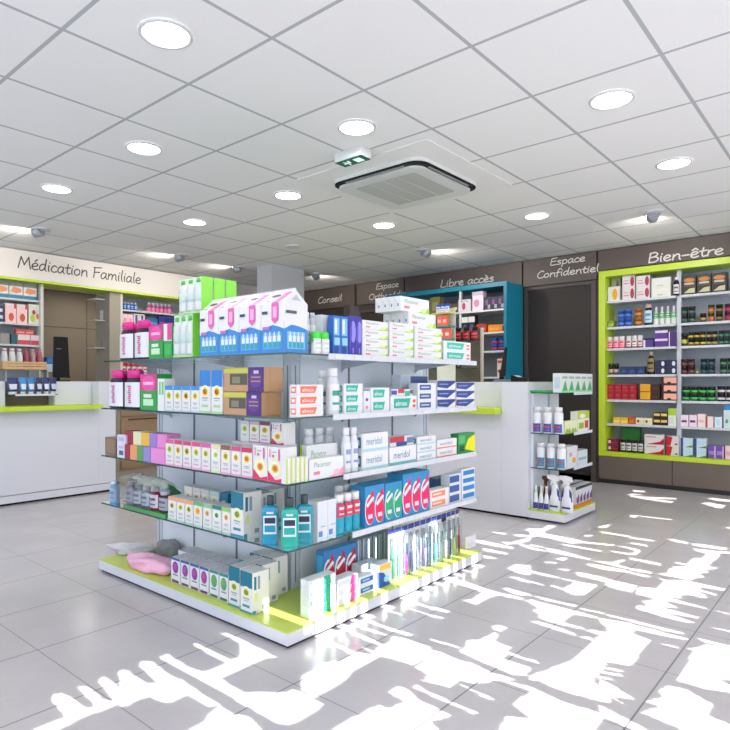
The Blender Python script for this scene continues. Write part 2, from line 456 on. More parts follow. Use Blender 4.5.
# ------------------------------------------------------------------ ceiling fittings
def downlight(u, v, r, label, on=True):
    e = empty('ceiling_downlight', (u, v, CEIL), 0, label, 'ceiling light', 'round recessed downlights')
    b = MB(); b.lathe([(r * 1.16, -.001), (r * 1.14, -.008), (r * 1.0, -.009), (r * .99, -.003)], mat('#e4e4e4', .4), 32, cap=False); part('trim_ring', b, e)
    b = MB(); b.lathe([(r, -.0035), (.001, -.0036)], mat('#ffffff', .4, emit=14.0 if on else 0.0), 32, cap=False); part('diffuser', b, e)
for u, v, lb in ((1.39, 2.23, 'large round downlight next to the sunlit ceiling tile near the lens'), (1.98, 3.42, 'round downlight second in the line along the gondola side'),
                 (1.97, 4.62, 'round downlight over the floor before the white fascia counter'), (3.19, 4.65, 'small round downlight high above the light-green bottle packs'),
                 (3.20, 3.44, 'round downlight above the blue gabled cartons'), (2.60, 2.23, 'round downlight just beside the exit sign box'),
                 (4.38, 3.43, 'round downlight just behind the ceiling cassette unit'), (3.19, 1.03, 'large round downlight in sunlit streaks ahead of the cassette unit'),
                 (4.39, 1.02, 'round downlight nearest the wellness sign board'), (5.00, 2.24, 'round downlight before the confidential room sign')):
    downlight(u, v, .095, lb)
def spotlight(u, v, du, dv, label):
    e = empty('ceiling_spotlight', (u, v, CEIL), 0, label, 'spotlight', 'small swivelling ceiling spotlights')
    b = MB(); b.lathe([(.075, 0), (.073, -.012), (.05, -.015)], mat('#d5d6d8', .4), 24); part('mounting_ring', b, e)
    d = Vector((du, dv, -.42)).normalized(); b = MB()
    b.tube((0, 0, -.02), d * .085, .048, mat('#aeb1b6', .35, .3), 20)
    part('lamp_head', b, e)
    b = MB(); f = Vector((0, 0, 0)) + d * .0855; b.tube(d * .0852, d * .087, .04, mat('#fff2dc', .4, emit=5.0), 16); part('lamp_lens', b, e)
    li = bpy.data.lights.new('spot_beam', 'SPOT'); li.energy = 20; li.spot_size = math.radians(150); li.spot_blend = .8; li.color = (1, .93, .82); li.shadow_soft_size = .04
    lo = link(bpy.data.objects.new('spot_beam', li)); lo.parent = e; lo.location = d * .1
    lo.rotation_euler = d.to_track_quat('-Z', 'Y').to_euler()
spotlight(2.395, 5.94, -.5, .8, 'small grey swivel spotlight above the first letters of the white fascia')
spotlight(3.916, 5.94, -.5, .8, 'small grey swivel spotlight past the last letters of the fascia')
spotlight(4.774, 6.0, -.5, .7, 'small grey swivel spotlight beside the grey column')
spotlight(5.51, 1.43, .8, .4, 'small grey swivel spotlight in front of the wellness board')
spotlight(5.46, 3.74, .8, -.3, 'small grey swivel spotlight in front of the self-service board')
spotlight(5.72, 5.63, .8, .4, 'small grey swivel spotlight in front of the advice board')
b = MB(); b.lathe([(.09, 0), (.088, -.01), (.05, -.016), (.001, -.017)], mat('#d9d9d9', .5), 28)  # flush round ceiling light, switched off
o = link(bpy.data.objects.new('smoke_detector', b.mesh('smoke_detector'))); o.location = (4.42, 4.69, CEIL); set_props(o, 'flat round white unlit disc on the ceiling behind the cassette unit', 'detector')

# exit sign box
p0, p1 = onZ(341, 166, 2.47), onZ(368, 159, 2.47)
e = empty('exit_sign', (2.86, 2.485, CEIL), 0, 'small white ceiling box with green running-man exit panel beside the cassette unit', 'sign')
b = MB(); b.box(-.05, -.108, -.058, .05, .108, -.001, mat('#e3e6e4', .4)); part('housing', b, e)
b = MB(); b.box(-.046, -.104, -.063, .046, .104, -.0585, mat('#1d5a4c', .4, emit=.25))
for pts in ([(-.03, -.075), (.03, -.075), (.03, -.02), (-.03, -.02)], [(-.03, .01), (.012, .02), (.012, .032), (-.03, .028)], [(-.008, .03), (.008, .03), (.008, .07), (-.008, .07)], [(.018, .035), (.033, .035), (.033, .05), (.018, .05)], [(-.03, .05), (-.008, .04), (-.008, .05), (-.03, .062)]):
    b.poly([(x, y, -.0636) for x, y in pts], mat('#dff2ea', .4, emit=.6))
part('exit_panel', b, e, 'green panel with white door and figure')

# cassette air conditioner
e = empty('ceiling_cassette', (3.55, 2.58, CEIL), 0, 'square white ceiling air-conditioning cassette with black louvre slots', 'air conditioner')
def rrect(hw, r, n=6):
    P = []
    for cx, cy, a0 in ((hw - r, hw - r, 0), (-hw + r, hw - r, 90), (-hw + r, -hw + r, 180), (hw - r, -hw + r, 270)):
        for k in range(n + 1):
            a = math.radians(a0 + 90 * k / n); P.append((cx + r * math.cos(a), cy + r * math.sin(a)))
    return P
M_AC = mat('#dedfdc', .4)
b = MB()
b.prism(rrect(.56, .02), 'z', -.006, -.001, streaky('cassette_surround', '#eeecea', '#f2f0ee', (1, 1, 1), .7, 3))
b.prism(rrect(.392, .10), 'z', -.028, -.006, M_AC)
part('fascia_plate', b, e)
b = MB(); b.prism(rrect(.39, .10), 'z', -.036, -.0282, M_BLACK); part('air_slot', b, e, 'black recessed slot around the cover')
b = MB(); b.prism([(x + .022, y + .022) for x, y in rrect(.362, .085)], 'z', -.050, -.0362, M_AC); part('front_cover', b, e)
for s, (cx, cy, lx, ly) in enumerate(((-.365, 0, .005, .25), (0, -.365, .25, .005))):
    b = MB(); b.box(cx - lx, cy - ly, -.044, cx + lx, cy + ly, -.0363, mat('#9a9c9c', .4)); part('louvre_flap', b, e)
b = MB(); b.box(-.25, -.25, -.056, .25, .25, -.0525, mat('#b5b5ac', .6))
for k in range(40): x = -.245 + k * .0126; b.box(x, -.25, -.059, x + .004, .25, -.056, mat('#c3c3ba', .6))
for k in (-1, 0, 1): b.box(-.25, k * .12 - .004, -.060, .25, k * .12 + .004, -.056, mat('#cfcfc8', .6))
part('intake_grille', b, e)

# ================================================================== THE GONDOLA
GU, GV, GS = 1.70, 1.83, 1.58
SH = [1.214, .945, .673, .400]
gd = empty('gondola_shelving', (GU, GV, 0), 0, 'four-tier glass-shelved gondola with lime base board, in the middle of the floor', 'shelving unit')
ga = bpy.data.objects.new
b = MB(); b.box(.006, .006, 0, GS - .006, GS - .006, .0148, mat('#26272c', .6)); part('kick_plate', b, gd, 'dark recessed kick plate')
b = MB(); b.box(-.006, -.006, .015, GS + .01, GS + .01, .063, mat('#dfe1e9', .35)); part('plinth', b, gd, 'white plinth')
b = MB(); b.box(-.005, -.005, .0632, GS + .009, GS + .009, .070, mat('#bfd056', .25)); part('base_board', b, gd, 'lime green base board')  # lime paled to put the board's glossy reflection into its colour
CI = .36
TOPC = 1.205
b = MB(); b.box(CI, CI + .06, .0702, CI + .03, GS - .02, TOPC, M_PANEL); part('back_panel', b, gd)
b = MB(); b.box(CI + .06, CI, .0702, GS - .02, CI + .03, TOPC, M_PANEL); part('back_panel', b, gd)
b = MB(); b.box(GS - .05, CI + .03, .0702, GS - .02, GS - .02, TOPC, M_PANEL); part('back_panel', b, gd)
b = MB(); b.box(CI + .03, GS - .05, .0702, GS - .05, GS - .02, TOPC, M_PANEL); part('back_panel', b, gd)
def upright(x, y, s=.055, parent=gd, z0=.0703, z1=TOPC):
    b = MB(); b.box(x, y, z0, x + s, y + s, z1, mat('#c3cad6', .35))
    for f in (-1,):
        b.box(x - .001, y + s / 2 - .003, z0 + .03, x, y + s / 2 + .003, z1 - .03, M_SLOT)
        b.box(x + s / 2 - .003, y - .001, z0 + .03, x + s / 2 + .003, y, z1 - .03, M_SLOT)
    part('upright', b, parent)
upright(CI, CI); upright(CI - .004, GS - .07); upright(GS - .075, CI - .004, .05)
for q in (.78, 1.17):
    b = MB(); b.box(CI - .004, q, .0703, CI - .0005, q + .012, TOPC, M_SLOT); part('slotted_rail', b, gd)
    b = MB(); b.box(q, CI - .004, .0703, q + .012, CI - .0005, TOPC, M_SLOT); part('slotted_rail', b, gd)
def glass_slab(x0, y0, x1, y1, z, t, parent, edges='xy'):
    b = MB()
    b.poly([(x0, y0, z), (x1, y0, z), (x1, y1, z), (x0, y1, z)], M_GLASS)
    b.poly([(x0, y0, z - t), (x1, y0, z - t), (x1, y1, z - t), (x0, y1, z - t)], M_GLASS)
    for q in (((x0, y0), (x1, y0)), ((x1, y0), (x1, y1)), ((x1, y1), (x0, y1)), ((x0, y1), (x0, y0))):
        (a, c), (d_, f) = q
        b.poly([(a, c, z - t), (d_, f, z - t), (d_, f, z), (a, c, z)], M_EDGE)
    return part('glass_shelf', b, parent, 'clear glass shelf with dark green edge')
for i, z in enumerate(SH):
    top = i == 0
    inset = (.0, .0, .0, .0)[i]
    # left wing along Y and right wing along X; the top tier is one full sheet
    if top:
        glass_slab(0, 0, GS - .06, GS - .04, z, .008, gd)
    else:
        glass_slab(0, .0, CI - .006, GS - .01, z, .008, gd)
        glass_slab(CI - .004, 0, GS - .03, CI - .006, z, .008, gd)
    # price rail along the right wing
    x0 = (.24, .27, .34, .40)[i]
    b = MB(); b.box(x0, -.006, z - .022, GS - .05, -.0005, z + .004, mat('#dfe2ea', .3))
    for k in range(9):
        u = x0 + .04 + k * .13
        if u < GS - .12: b.box(u, -.0075, z - .019, u + .05, -.006, z + .001, mat('#e4e6ec', .4))
    part('price_rail', b, gd, 'white price rail')
    for k, q in enumerate((.72, 1.4) if i else (.72, 1.4)):
        b = MB(); b.prism([(.04, z - .009), (CI - .005, z - .009), (CI - .005, z - .07), (CI - .03, z - .05)], 'y', q, q + .004, M_METAL); part('shelf_bracket', b, gd)
        b = MB(); b.prism([(.04, z - .009), (CI - .005, z - .009), (CI - .005, z - .07), (CI - .03, z - .05)], 'x', q, q + .004, M_METAL); part('shelf_bracket', b, gd)
    for q in (.41, .97):
        b = MB(); b.box(-.0015, q, z - .012, .02, q + .02, z - .0085, M_SLOT); part('glass_clip', b, gd)

# ================================================================== PRODUCT PROTOTYPES
def bottle(body, cap, label_c=None, ink=None, neck=.35, caph=.16, flat=.62, tag='bottle', bodymat=None, word=None, label_z=(.12, .7), shoulder=.72):
    def make(w, d, h):
        key = ('bt', tag, body, cap, label_c, ink, round(w, 3), round(h, 3), neck, caph, flat, word, label_z, shoulder)
        if key in CACHE: return CACHE[key]
        r = w / 2; fy = min(flat, d / w)
        bm_ = bodymat or mat(body, .25)
        b = MB(); hb = h * (1 - caph)
        b.lathe([(r * .86, 0), (r * .97, .01 * h), (r, .05 * h), (r, shoulder * hb), (r * .93, (shoulder + .07) * hb), (r * (neck + .18), hb * .95), (r * neck, hb)], bm_, 20, 1, fy)
        P = [('body', b.mesh('body'), (0, 0, 0))]
        b = MB(); rc = r * (neck + .12)
        b.lathe([(rc, hb * .985), (rc, h * .97), (rc * .9, h)], mat(cap, .35), 16, 1, 1 if neck < .6 else fy)
        P.append(('cap', b.mesh('cap'), (0, 0, 0)))
        if label_c:
            b = MB(); z0, z1 = label_z[0] * h, label_z[1] * h; n = 10; A = 1.15
            R = r * 1.012
            for k in range(n):
                a0 = -PI / 2 - A + 2 * A * k / n; a1 = -PI / 2 - A + 2 * A * (k + 1) / n
                q = lambda a, z, e=1.0: (R * e * math.cos(a), R * e * fy * math.sin(a) - .0004, z)
                b.poly([q(a0, z0), q(a1, z0), q(a1, z1), q(a0, z1)], mat(label_c, .4), True)
                if ink and not word:
                    for (f0, f1) in ((.55, .75), (.2, .3)):
                        if 1 < k < n - 2:
                            za, zb = z0 + (z1 - z0) * f0, z0 + (z1 - z0) * f1
                            b.poly([q(a0, za, 1.01), q(a1, za, 1.01), q(a1, zb, 1.01), q(a0, zb, 1.01)], mat(ink, .4), True)
            if word == 'script':
                L_ = [('r', .42 + .03 * math.sin(q * 2.1), .1 + q * .055, .62 + .03 * math.cos(q * 1.7), .135 + q * .055, ink) for q in range(9)]
                art_on(b, (-r * .8, -R * fy - .0012, label_z[0] * h), (1, 0, 0), (0, 0, 1), 1.6 * r, (label_z[1] - label_z[0]) * h * 1.5, L_)
            elif word:
                art_on(b, (-r, -R * fy - .0008, 0), (1, 0, 0), (0, 0, 1), 2 * r, h, [('t', word, .5, (label_z[0] + label_z[1]) / 2, .34, (label_z[1] - label_z[0]) * .8, ink, 1)] if len(word) > 3 else [])
            P.append(('label', b.mesh('label'), (0, 0, 0)))
        CACHE[key] = P
        return P
    return make
FRUIT = {'#d8322c': 0}
def herbal(band, fruit, strip='#c8b8d8', dotc='#f2e49a', base='#f1efec', tall=False):
    """small upright herbal carton: coloured top band, round fruit medallion, word lines"""
    f = [('r', 0, .84 if not tall else .62, 1, 1, band), ('e', .5, .62 if not tall else .5, .40, .20 if not tall else .15, '#fbfaf4'), ('e', .5, .62 if not tall else .5, .31, .155 if not tall else .115, dotc),
         ('e', .5, .62 if not tall else .5, .19, .09 if not tall else .07, fruit), ('e', .58, .64 if not tall else .52, .08, .04, '#7a9a2a'),
         ('r', .24, .34, .76, .365, '#7f8a96'), ('r', .3, .29, .7, .31, '#9aa4ae'), ('r', .2, .14, .8, .2, strip), ('r', 0, 0, 1, .05, strip)]
    s = [('r', .1, .58, .24, .9, band), ('r', .32, .58, .46, .9, '#7f9aa0'), ('r', .12, .3, .3, .5, '#d7e08a'), ('r', .6, .06, .85, .16, '#8a93a0'), ('r', 0, 0, .2, .08, strip)]
    return carton(base, f, s, (), '#e3e3e6', 'carton')
def herbal_end(band, fruit):
    """carton turned to show its broad end with the medallion"""
    f = [('p', [(0, 0), (1, 0), (1, .12), (.5, .05), (0, .3)], band), ('e', .5, .38, .4, .22, '#f6e9b0'), ('e', .5, .38, .31, .17, '#fbf8ee'), ('e', .5, .38, .24, .13, '#e8c13c'), ('e', .5, .38, .15, .085, fruit),
         ('r', .1, .7, .2, .94, '#e58ab0'), ('r', .3, .7, .45, .78, '#c58a4a'), ('r', .3, .84, .6, .87, '#a0a0a0'), ('r', .72, .62, .82, .95, '#d85a94')]
    return carton('#f3f1ef', f, (), (), '#e3e3e6', 'carton')
def toothpaste(word, c, base='#f2f2f4', accent=None, side_c=None, swoosh=True):
    f = [('p', [(.12, .2), (.68, .2), (.76, .85), (.12, .85)], c), ('t', word, .41, .52, .44, .36, '#ffffff')]
    if not swoosh: f = [('t', word, .45, .55, .6, .4, c), ('r', 0, 0, 1, .16, accent or '#8fb6c2')]
    if accent and swoosh: f += [('r', .84, .2, .95, .4, accent), ('r', .84, .55, .95, .75, accent)]
    s = [('r', .15, .2, .85, .8, side_c or c), ('r', .3, .35, .7, .65, '#ffffff')]
    return carton(base, f, s, (), None, 'carton')
def placent(variant=0):
    tw = {0: '#a5d64a', 1: '#a5d64a', 2: '#f29bb4'}[variant]
    f = [('t', 'Placentor', .38, .7, .48, .26, '#6f9a6a'), ('r', .12, .2, .3, .36, '#e77b86'), ('p', [(.55, 0), (1, 0), (1, .45), (.85, .2)], tw), ('e', .8, .2, .1, .16, '#d8ec8c' if variant < 2 else '#f6b8cc')]
    if variant == 1: f += [('e', .78, .4, .12, .32, '#f2c81a'), ('e', .78, .36, .07, .2, '#3f8f3a')]
    s = [('r', .2, .2, .34, .8, '#c9cdd4'), ('e', .6, .4, .12, .12, '#6d7ca0')] if variant < 2 else [('r', 0, 0, .35, 1, '#b5d535'), ('r', .5, .2, .6, .8, '#d8c4cc')]
    return carton('#f0f1f1', f, s, (), None, 'carton')
def plain(base, bands=(), side=(), tag='carton', mtop=None):
    return carton(base, list(bands), list(side), (), mtop, tag)

def milk_carton(w, d, h):
    """gabled carton: blue body with four little vials, white roof with pink ribbon and oval handle"""
    key = ('milk', round(w, 3), round(h, 3))
    if key in CACHE: return CACHE[key]
    hb = h * .79; wb = h * .49
    b = MB(); BL = '#237fc6'
    b.box(-w / 2, -d / 2, 0, w / 2, d / 2, wb, mat(BL, .35)); b.box(-w / 2, -d / 2, wb, w / 2, d / 2, hb, mat('#f1f0f4', .4))
    front = [('p', [(0, .46), (.25, .52), (.5, .56), (.75, .52), (1, .47), (1, .64), (0, .64)], '#f1f0f4'), ('r', .1, .08, .9, .40, '#63a9dc')]
    for k in range(4):
        cx = .2 + k * .2; front += [('r', cx - .07, .1, cx + .07, .22, '#1f9aaa'), ('r', cx - .07, .22, cx + .07, .34, '#e8f1f6'), ('r', cx - .03, .34, cx + .03, .42, '#dfe9f4')]
    front += [('p', [(.48, .66), (.62, .58), (.76, .66), (.76, 1.0), (.48, 1.0)], '#e05aa8'), ('r', .54, .7, .7, .92, '#f2a6cf'), ('r', .06, .78, .3, .84, '#3b3b45'), ('r', .1, .47, .4, .53, '#b66ab8')]
    art_on(b, (-w / 2, -d / 2, 0), (1, 0, 0), (0, 0, 1), w, hb, front)
    side = [('p', [(0, .47), (.3, .56), (.6, .54), (1, .48), (1, .64), (0, .64)], '#f1f0f4'), ('r', .12, .08, .88, .42, '#7ab8e2')]
    for k in range(4):
        cx = .24 + k * .17; side += [('r', cx - .06, .1, cx + .06, .22, '#20a3ae'), ('r', cx - .06, .22, cx + .06, .34, '#eef4f8'), ('r', cx - .025, .34, cx + .025, .42, '#e6eef6')]
    side += [('r', .05, .78, .5, .84, '#55555f')]
    art_on(b, (w / 2, -d / 2, 0), (0, 1, 0), (0, 0, 1), d, hb, side)
    art_on(b, (-w / 2, d / 2, 0), (0, -1, 0), (0, 0, 1), d, hb, side)
    P = [('body', b.mesh('body'), (0, 0, 0))]
    r = MB(); o = .012
    r.prism([(-d / 2, hb), (d / 2, hb), (0.0, h)], 'x', -w / 2 + .001, w / 2 - .001, mat('#f1f0f4', .4))
    sl = Vector((0, d / 2, h - hb)); L = sl.length; sl.normalize()
    art_on(r, (-w / 2, -d / 2, hb), (1, 0, 0), tuple(sl), w, L, [('p', [(.48, 0), (.76, 0), (.95, .9), (.67, .9)], '#e878b8'), ('e', .36, .62, .2, .13, '#4a4a50'), ('r', .05, .15, .32, .2, '#50505a')])
    r.poly([(w / 2 + .0005, -d * .2, hb + (h - hb) * .2), (w / 2 + .0005, d * .2, hb + (h - hb) * .2), (w / 2 + .0005, 0, h - (h - hb) * .35)], mat('#b9bac2', .5))
    P.append(('gable_roof', r.mesh('gable_roof'), (0, 0, 0)))
    r = MB(); r.box(-w / 2 + .002, -.002, h - .004, w / 2 - .002, .002, h + .008, mat('#eceaf0', .4)); P.append(('top_seam', r.mesh('top_seam'), (0, 0, 0)))
    CACHE[key] = P
    return P
def trio_pack(w, d, h):
    """three clear bottles with green caps in an open bright-green sleeve"""
    key = ('trio', round(w, 3), round(d, 3), round(h, 3))
    if key in CACHE: return CACHE[key]
    b = MB(); G = mat('#86d944', .4); F = mat('#cfe0cf', .35); t = .002
    b.box(-w / 2, -d / 2 + .012, 0, w / 2, d / 2, h, F)
    b.box(w / 2, -d / 2 + .004, 0, w / 2 + t, d / 2, h, G); b.box(-w / 2, d / 2, 0, w / 2, d / 2 + .0005, h, G)
    b.box(-w / 2, -d / 2 + .012, h, w / 2, d / 2, h + .0006, mat('#9ddb74', .4))
    b.box(-w / 2, -d / 2 + .004, 0, w / 2, -d / 2 + .012, .012, mat('#b4dc9a', .4))
    P = [('sleeve', b.mesh('sleeve'), (0, 0, 0))]
    r = w / 6 * .97
    for k in range(3):
        c = MB(); hb = h * .97
        c.lathe([(r * .9, .0125), (r, .02), (r, hb * .74), (r * .5, hb * .88)], mat('#dfe6e3', .2), 14, 1, .6)
        c.lathe([(r * 1.02, hb * .34), (r * 1.03, hb * .341), (r * 1.03, hb * .6), (r * 1.02, hb * .601)], mat('#bfcfcb', .3), 14, 1, .6, cap=False)
        c.lathe([(r * .5, hb * .88), (r * .5, hb * .98), (r * .3, hb)], mat('#5cb84a', .4), 12, 1, .8)
        P.append(('bottle', c.mesh('bottle'), (-w / 2 + (k + .5) * w / 3, -d / 2 + r * .45, 0)))
    CACHE[key] = P
    return P
def blister(shade, brush, tip):
    """hanging toothbrush pack: printed card, dark-blue header, brush under clear blister"""
    def make(w, d, h):
        key = ('bl', shade, brush, tip, round(w, 3), round(h, 3))
        if key in CACHE: return CACHE[key]
        b = MB(); b.box(-w / 2, d / 2 - .002, 0, w / 2, d / 2, h, mat(shade, .4))
        b.box(-w / 2, d / 2 - .003, h * .9, w / 2, d / 2 - .002, h, mat('#27348a', .35))
        P = [('card', b.mesh('card'), (0, 0, 0))]
        c = MB(); r = w * .17
        c.tube((0, 0, h * .04), (0, 0, h * .42), r, mat(brush, .3), 10); c.tube((0, 0, h * .42), (0, 0, h * .66), r * .55, mat(tip, .3), 8)
        c.box(-r * 1.1, -r, h * .66, r * 1.1, r * .6, h * .84, mat('#f2f4f8', .4))
        P.append(('toothbrush', c.mesh('toothbrush'), (0, 0, 0)))
        g = MB(); q = w * .36
        g.box(-q, -d / 2, h * .02, q, d / 2 - .003, h * .83, M_PLASTIC)
        P.append(('clear_blister', g.mesh('clear_blister'), (0, 0, 0)))
        CACHE[key] = P
        return P
    return make
def jar(body, lid, band, flat=1.0, lidh=.3):
    def make(w, d, h):
        key = ('jar', body, lid, band, round(w, 3), round(h, 3), lidh)
        if key in CACHE: return CACHE[key]
        r = min(w, d) / 2; b = MB()
        b.lathe([(r * .93, 0), (r, .006), (r, h * (1 - lidh))], mat(body, .3), 16)
        b.lathe([(r * .99, h * .2), (r * 1.015, h * .2), (r * 1.015, h * .5), (r * .99, h * .5)], mat(band, .4), 16, cap=False)
        P = [('pot', b.mesh('pot'), (0, 0, 0))]
        c = MB(); c.lathe([(r * .98, h * (1 - lidh)), (r * 1.0, h * .97), (r * .95, h)], mat(lid, .35), 16)
        P.append(('lid', c.mesh('lid'), (0, 0, 0)))
        CACHE[key] = P
        return P
    return make
def mouthwash(c, capc):
    def make(w, d, h):
        key = ('mw', c, round(w, 3), round(h, 3))
        if key in CACHE: return CACHE[key]
        b = MB(); m = mat(c, .12)
        o = .16 * w
        def ring(k, ch): 
            W2, D2 = w / 2 * k, d / 2 * k; q = ch
            return [(-W2 + q, -D2), (W2 - q, -D2), (W2, -D2 + q), (W2, D2 - q), (W2 - q, D2), (-W2 + q, D2), (-W2, D2 - q), (-W2, -D2 + q)]
        lv = [(0, .94), (.03, 1), (.68, 1), (.76, .86), (.80, .46), (.82, .40)]
        base = len(b.v)
        for z, k in lv: b.v += [(x, y, z * h) for x, y in ring(k, o * k)]
        for i in range(len(lv) - 1):
            for k in range(8):
                b.f.append((base + i * 8 + k, base + i * 8 + (k + 1) % 8, base + (i + 1) * 8 + (k + 1) % 8, base + (i + 1) * 8 + k)); b.m.append(b.mi(m)); b.smooth.append(False)
        for i in (0, len(lv) - 1): b.f.append(tuple(base + i * 8 + k for k in range(8))); b.m.append(b.mi(m)); b.smooth.append(False)
        P = [('body', b.mesh('body'), (0, 0, 0))]
        b = MB(); b.lathe([(w * .22, .81 * h), (w * .22, .98 * h), (w * .2, h)], mat(capc, .4), 16); P.append(('cap', b.mesh('cap'), (0, 0, 0)))
        b = MB(); art_on(b, (-w / 2, -d / 2, 0), (1, 0, 0), (0, 0, 1), w, h, [('r', .12, .22, .88, .6, '#f2f5f7'), ('r', .18, .44, .82, .56, '#1c2f4e'), ('r', .18, .26, .82, .40, c), ('r', .3, .64, .7, .68, '#e8f0f0')])
        P.append(('label', b.mesh('label'), (0, 0, 0)))
        CACHE[key] = P
        return P
    return make
def spray(body, side_c, trig):
    def make(w, d, h):
        key = ('spray', body, side_c, round(w, 3), round(h, 3))
        if key in CACHE: return CACHE[key]
        r = w / 2; fy = .55
        b = MB(); b.lathe([(r * .95, 0), (r, .01), (r, h * .38), (r * .75, h * .55), (r * .5, h * .7), (r * .34, h * .76)], mat(body, .3), 20, 1, fy)
        P = [('body', b.mesh('body'), (0, 0, 0))]
        b = MB()
        for s in (-1, 1): b.poly([(s * r * .98, -.3 * r, h * .3), (s * r * .55, -.42 * r, h * .35), (s * r * .45, -.36 * r, h * .66), (s * r * .8, -.2 * r, h * .56)], mat(side_c, .35))
        b.poly([(-r * .7, -fy * r - .001, h * .12), (r * .7, -fy * r - .001, h * .12), (r * .7, -fy * r - .001, h * .17), (-r * .7, -fy * r - .001, h * .17)], mat(side_c, .35))
        P.append(('label', b.mesh('label'), (0, 0, 0)))
        b = MB(); b.box(-r * .3, -r * .3, h * .76, r * .3, r * .3, h * .84, mat(trig, .35))
        b.prism([(-r * 1.3, h * .9), (-r * 1.25, h * .99), (-r * .2, h), (r * .7, h * .96), (r * .8, h * .84), (-r * .3, h * .84)], 'y', -r * .28, r * .28, mat(trig, .35))
        P.append(('nozzle', b.mesh('nozzle'), (0, 0, 0)))
        b = MB(); b.prism([(-r * .6, h * .86), (-r * .35, h * .86), (-r * .45, h * .74), (-r * .75, h * .68)], 'y', -r * .15, r * .15, mat(trig, .35)); P.append(('trigger', b.mesh('trigger'), (0, 0, 0)))
        CACHE[key] = P
        return P
    return make
def tube_up(body, cap, lab):
    """squeeze tube standing on its cap"""
    def make(w, d, h):
        key = ('tube', body, cap, lab, round(w, 3), round(h, 3))
        if key in CACHE: return CACHE[key]
        b = MB(); n = 16; lv = [(.16, .8, .8), (.3, .9, .7), (.6, .97, .4), (.97, 1, .06), (1, 1, .05)]; base = len(b.v); r = w / 2; rd = min(d / 2, w / 2)
        for z, a, c in lv: b.v += [(r * a * math.cos(2 * PI * k / n), rd * c * math.sin(2 * PI * k / n), z * h) for k in range(n)]
        for i in range(len(lv) - 1):
            for k in range(n): b.f.append((base + i * n + k, base + i * n + (k + 1) % n, base + (i + 1) * n + (k + 1) % n, base + (i + 1) * n + k)); b.m.append(b.mi(mat(body, .3))); b.smooth.append(True)
        for i in (0, len(lv) - 1): b.f.append(tuple(base + i * n + k for k in range(n))); b.m.append(b.mi(mat(body, .3))); b.smooth.append(False)
        P = [('body', b.mesh('body'), (0, 0, 0))]
        c = MB(); c.lathe([(r * .7, 0), (r * .72, h * .16), (r * .6, h * .165)], mat(cap, .3), 14, 1, .9); P.append(('cap', c.mesh('cap'), (0, 0, 0)))
        c = MB(); c.poly([(-r * .6, -rd * .72, h * .3), (r * .6, -rd * .72, h * .3), (r * .75, -rd * .42, h * .62), (-r * .75, -rd * .42, h * .62)], mat(lab, .4)); P.append(('label', c.mesh('label'), (0, 0, 0)))
        CACHE[key] = P
        return P
    return make
Zs = [z + .0006 for z in SH]; ZB = .0712
PF = GU + .014        # front line of goods on the side facing the counter queue
PR = GV + .014        # front line of goods on the sunlit side
magenta = bottle('#25202c', '#e0218a', '#f1eef4', '#c0287e', neck=.62, caph=.2, flat=.62, word='script', label_z=(.05, .68))
# ---- side facing the camera, top tier
row('U', PF, 116.5, 147, 2, Zs[0], magenta, 'shampoo_bottle', 'bottle', 'black bottle with magenta cap', 'on top tier', 'magenta-capped bottles on the top tier', h=.212, d=.055)
row('U', PF + .075, 120, 149, 2, Zs[0], magenta, 'shampoo_bottle', 'bottle', 'black bottle with magenta cap', 'behind the front pair on top tier', 'magenta-capped bottles on the top tier', h=.212, d=.055)
greenmag = plain('#1f9a38', [('r', 0, .55, 1, 1, '#c9307f'), ('e', .5, .74, .42, .22, '#e0489a'), ('r', .2, .70, .8, .78, '#f2b6d6'), ('r', .22, .34, .7, .44, '#e9f4e6'), ('r', .2, .12, .8, .30, '#bfe6c0')], [('r', .1, .1, .9, .5, '#24b043')], 'carton')
row('U', PF, 148.5, 163, 1, Zs[0], greenmag, 'display_carton', 'carton', 'green carton with magenta disc', 'beside the top-tier bottles', h=.175, d=.09)
row('U', PF, 163.5, 172, 1, Zs[0], plain('#1f9a38', [('r', 0, .5, 1, 1, '#f2eef2'), ('r', .45, .52, 1, 1, '#d5408e'), ('r', .2, .1, .9, .4, '#2fb34a')]), 'display_carton', 'carton', 'green carton with white and pink upper half', 'beside the light-green bottle packs', h=.175, d=.09)
row('U', PF, 172, 192, 1, Zs[0], trio_pack, 'bottle_pack', 'bottle pack', 'bright green sleeve of three clear bottles', 'standing on the top glass', 'light-green sleeves of three bottles', h=.21, d=.068, deep=3, fill=.97)
row('U', PF + .004, 177.5, 201, 1, Zs[0] + .2112, trio_pack, 'bottle_pack', 'bottle pack', 'bright green sleeve of three clear bottles', 'stacked on another sleeve', 'light-green sleeves of three bottles', h=.175, d=.068, deep=3, fill=.97)
row('U', PF, 199.8, 284.5, 4, Zs[0], milk_carton, 'gabled_carton', 'carton', 'blue and white gabled carton with pink ribbon', 'on top tier', 'gabled cartons along the top tier', h=.268, d=.135, fill=.985)
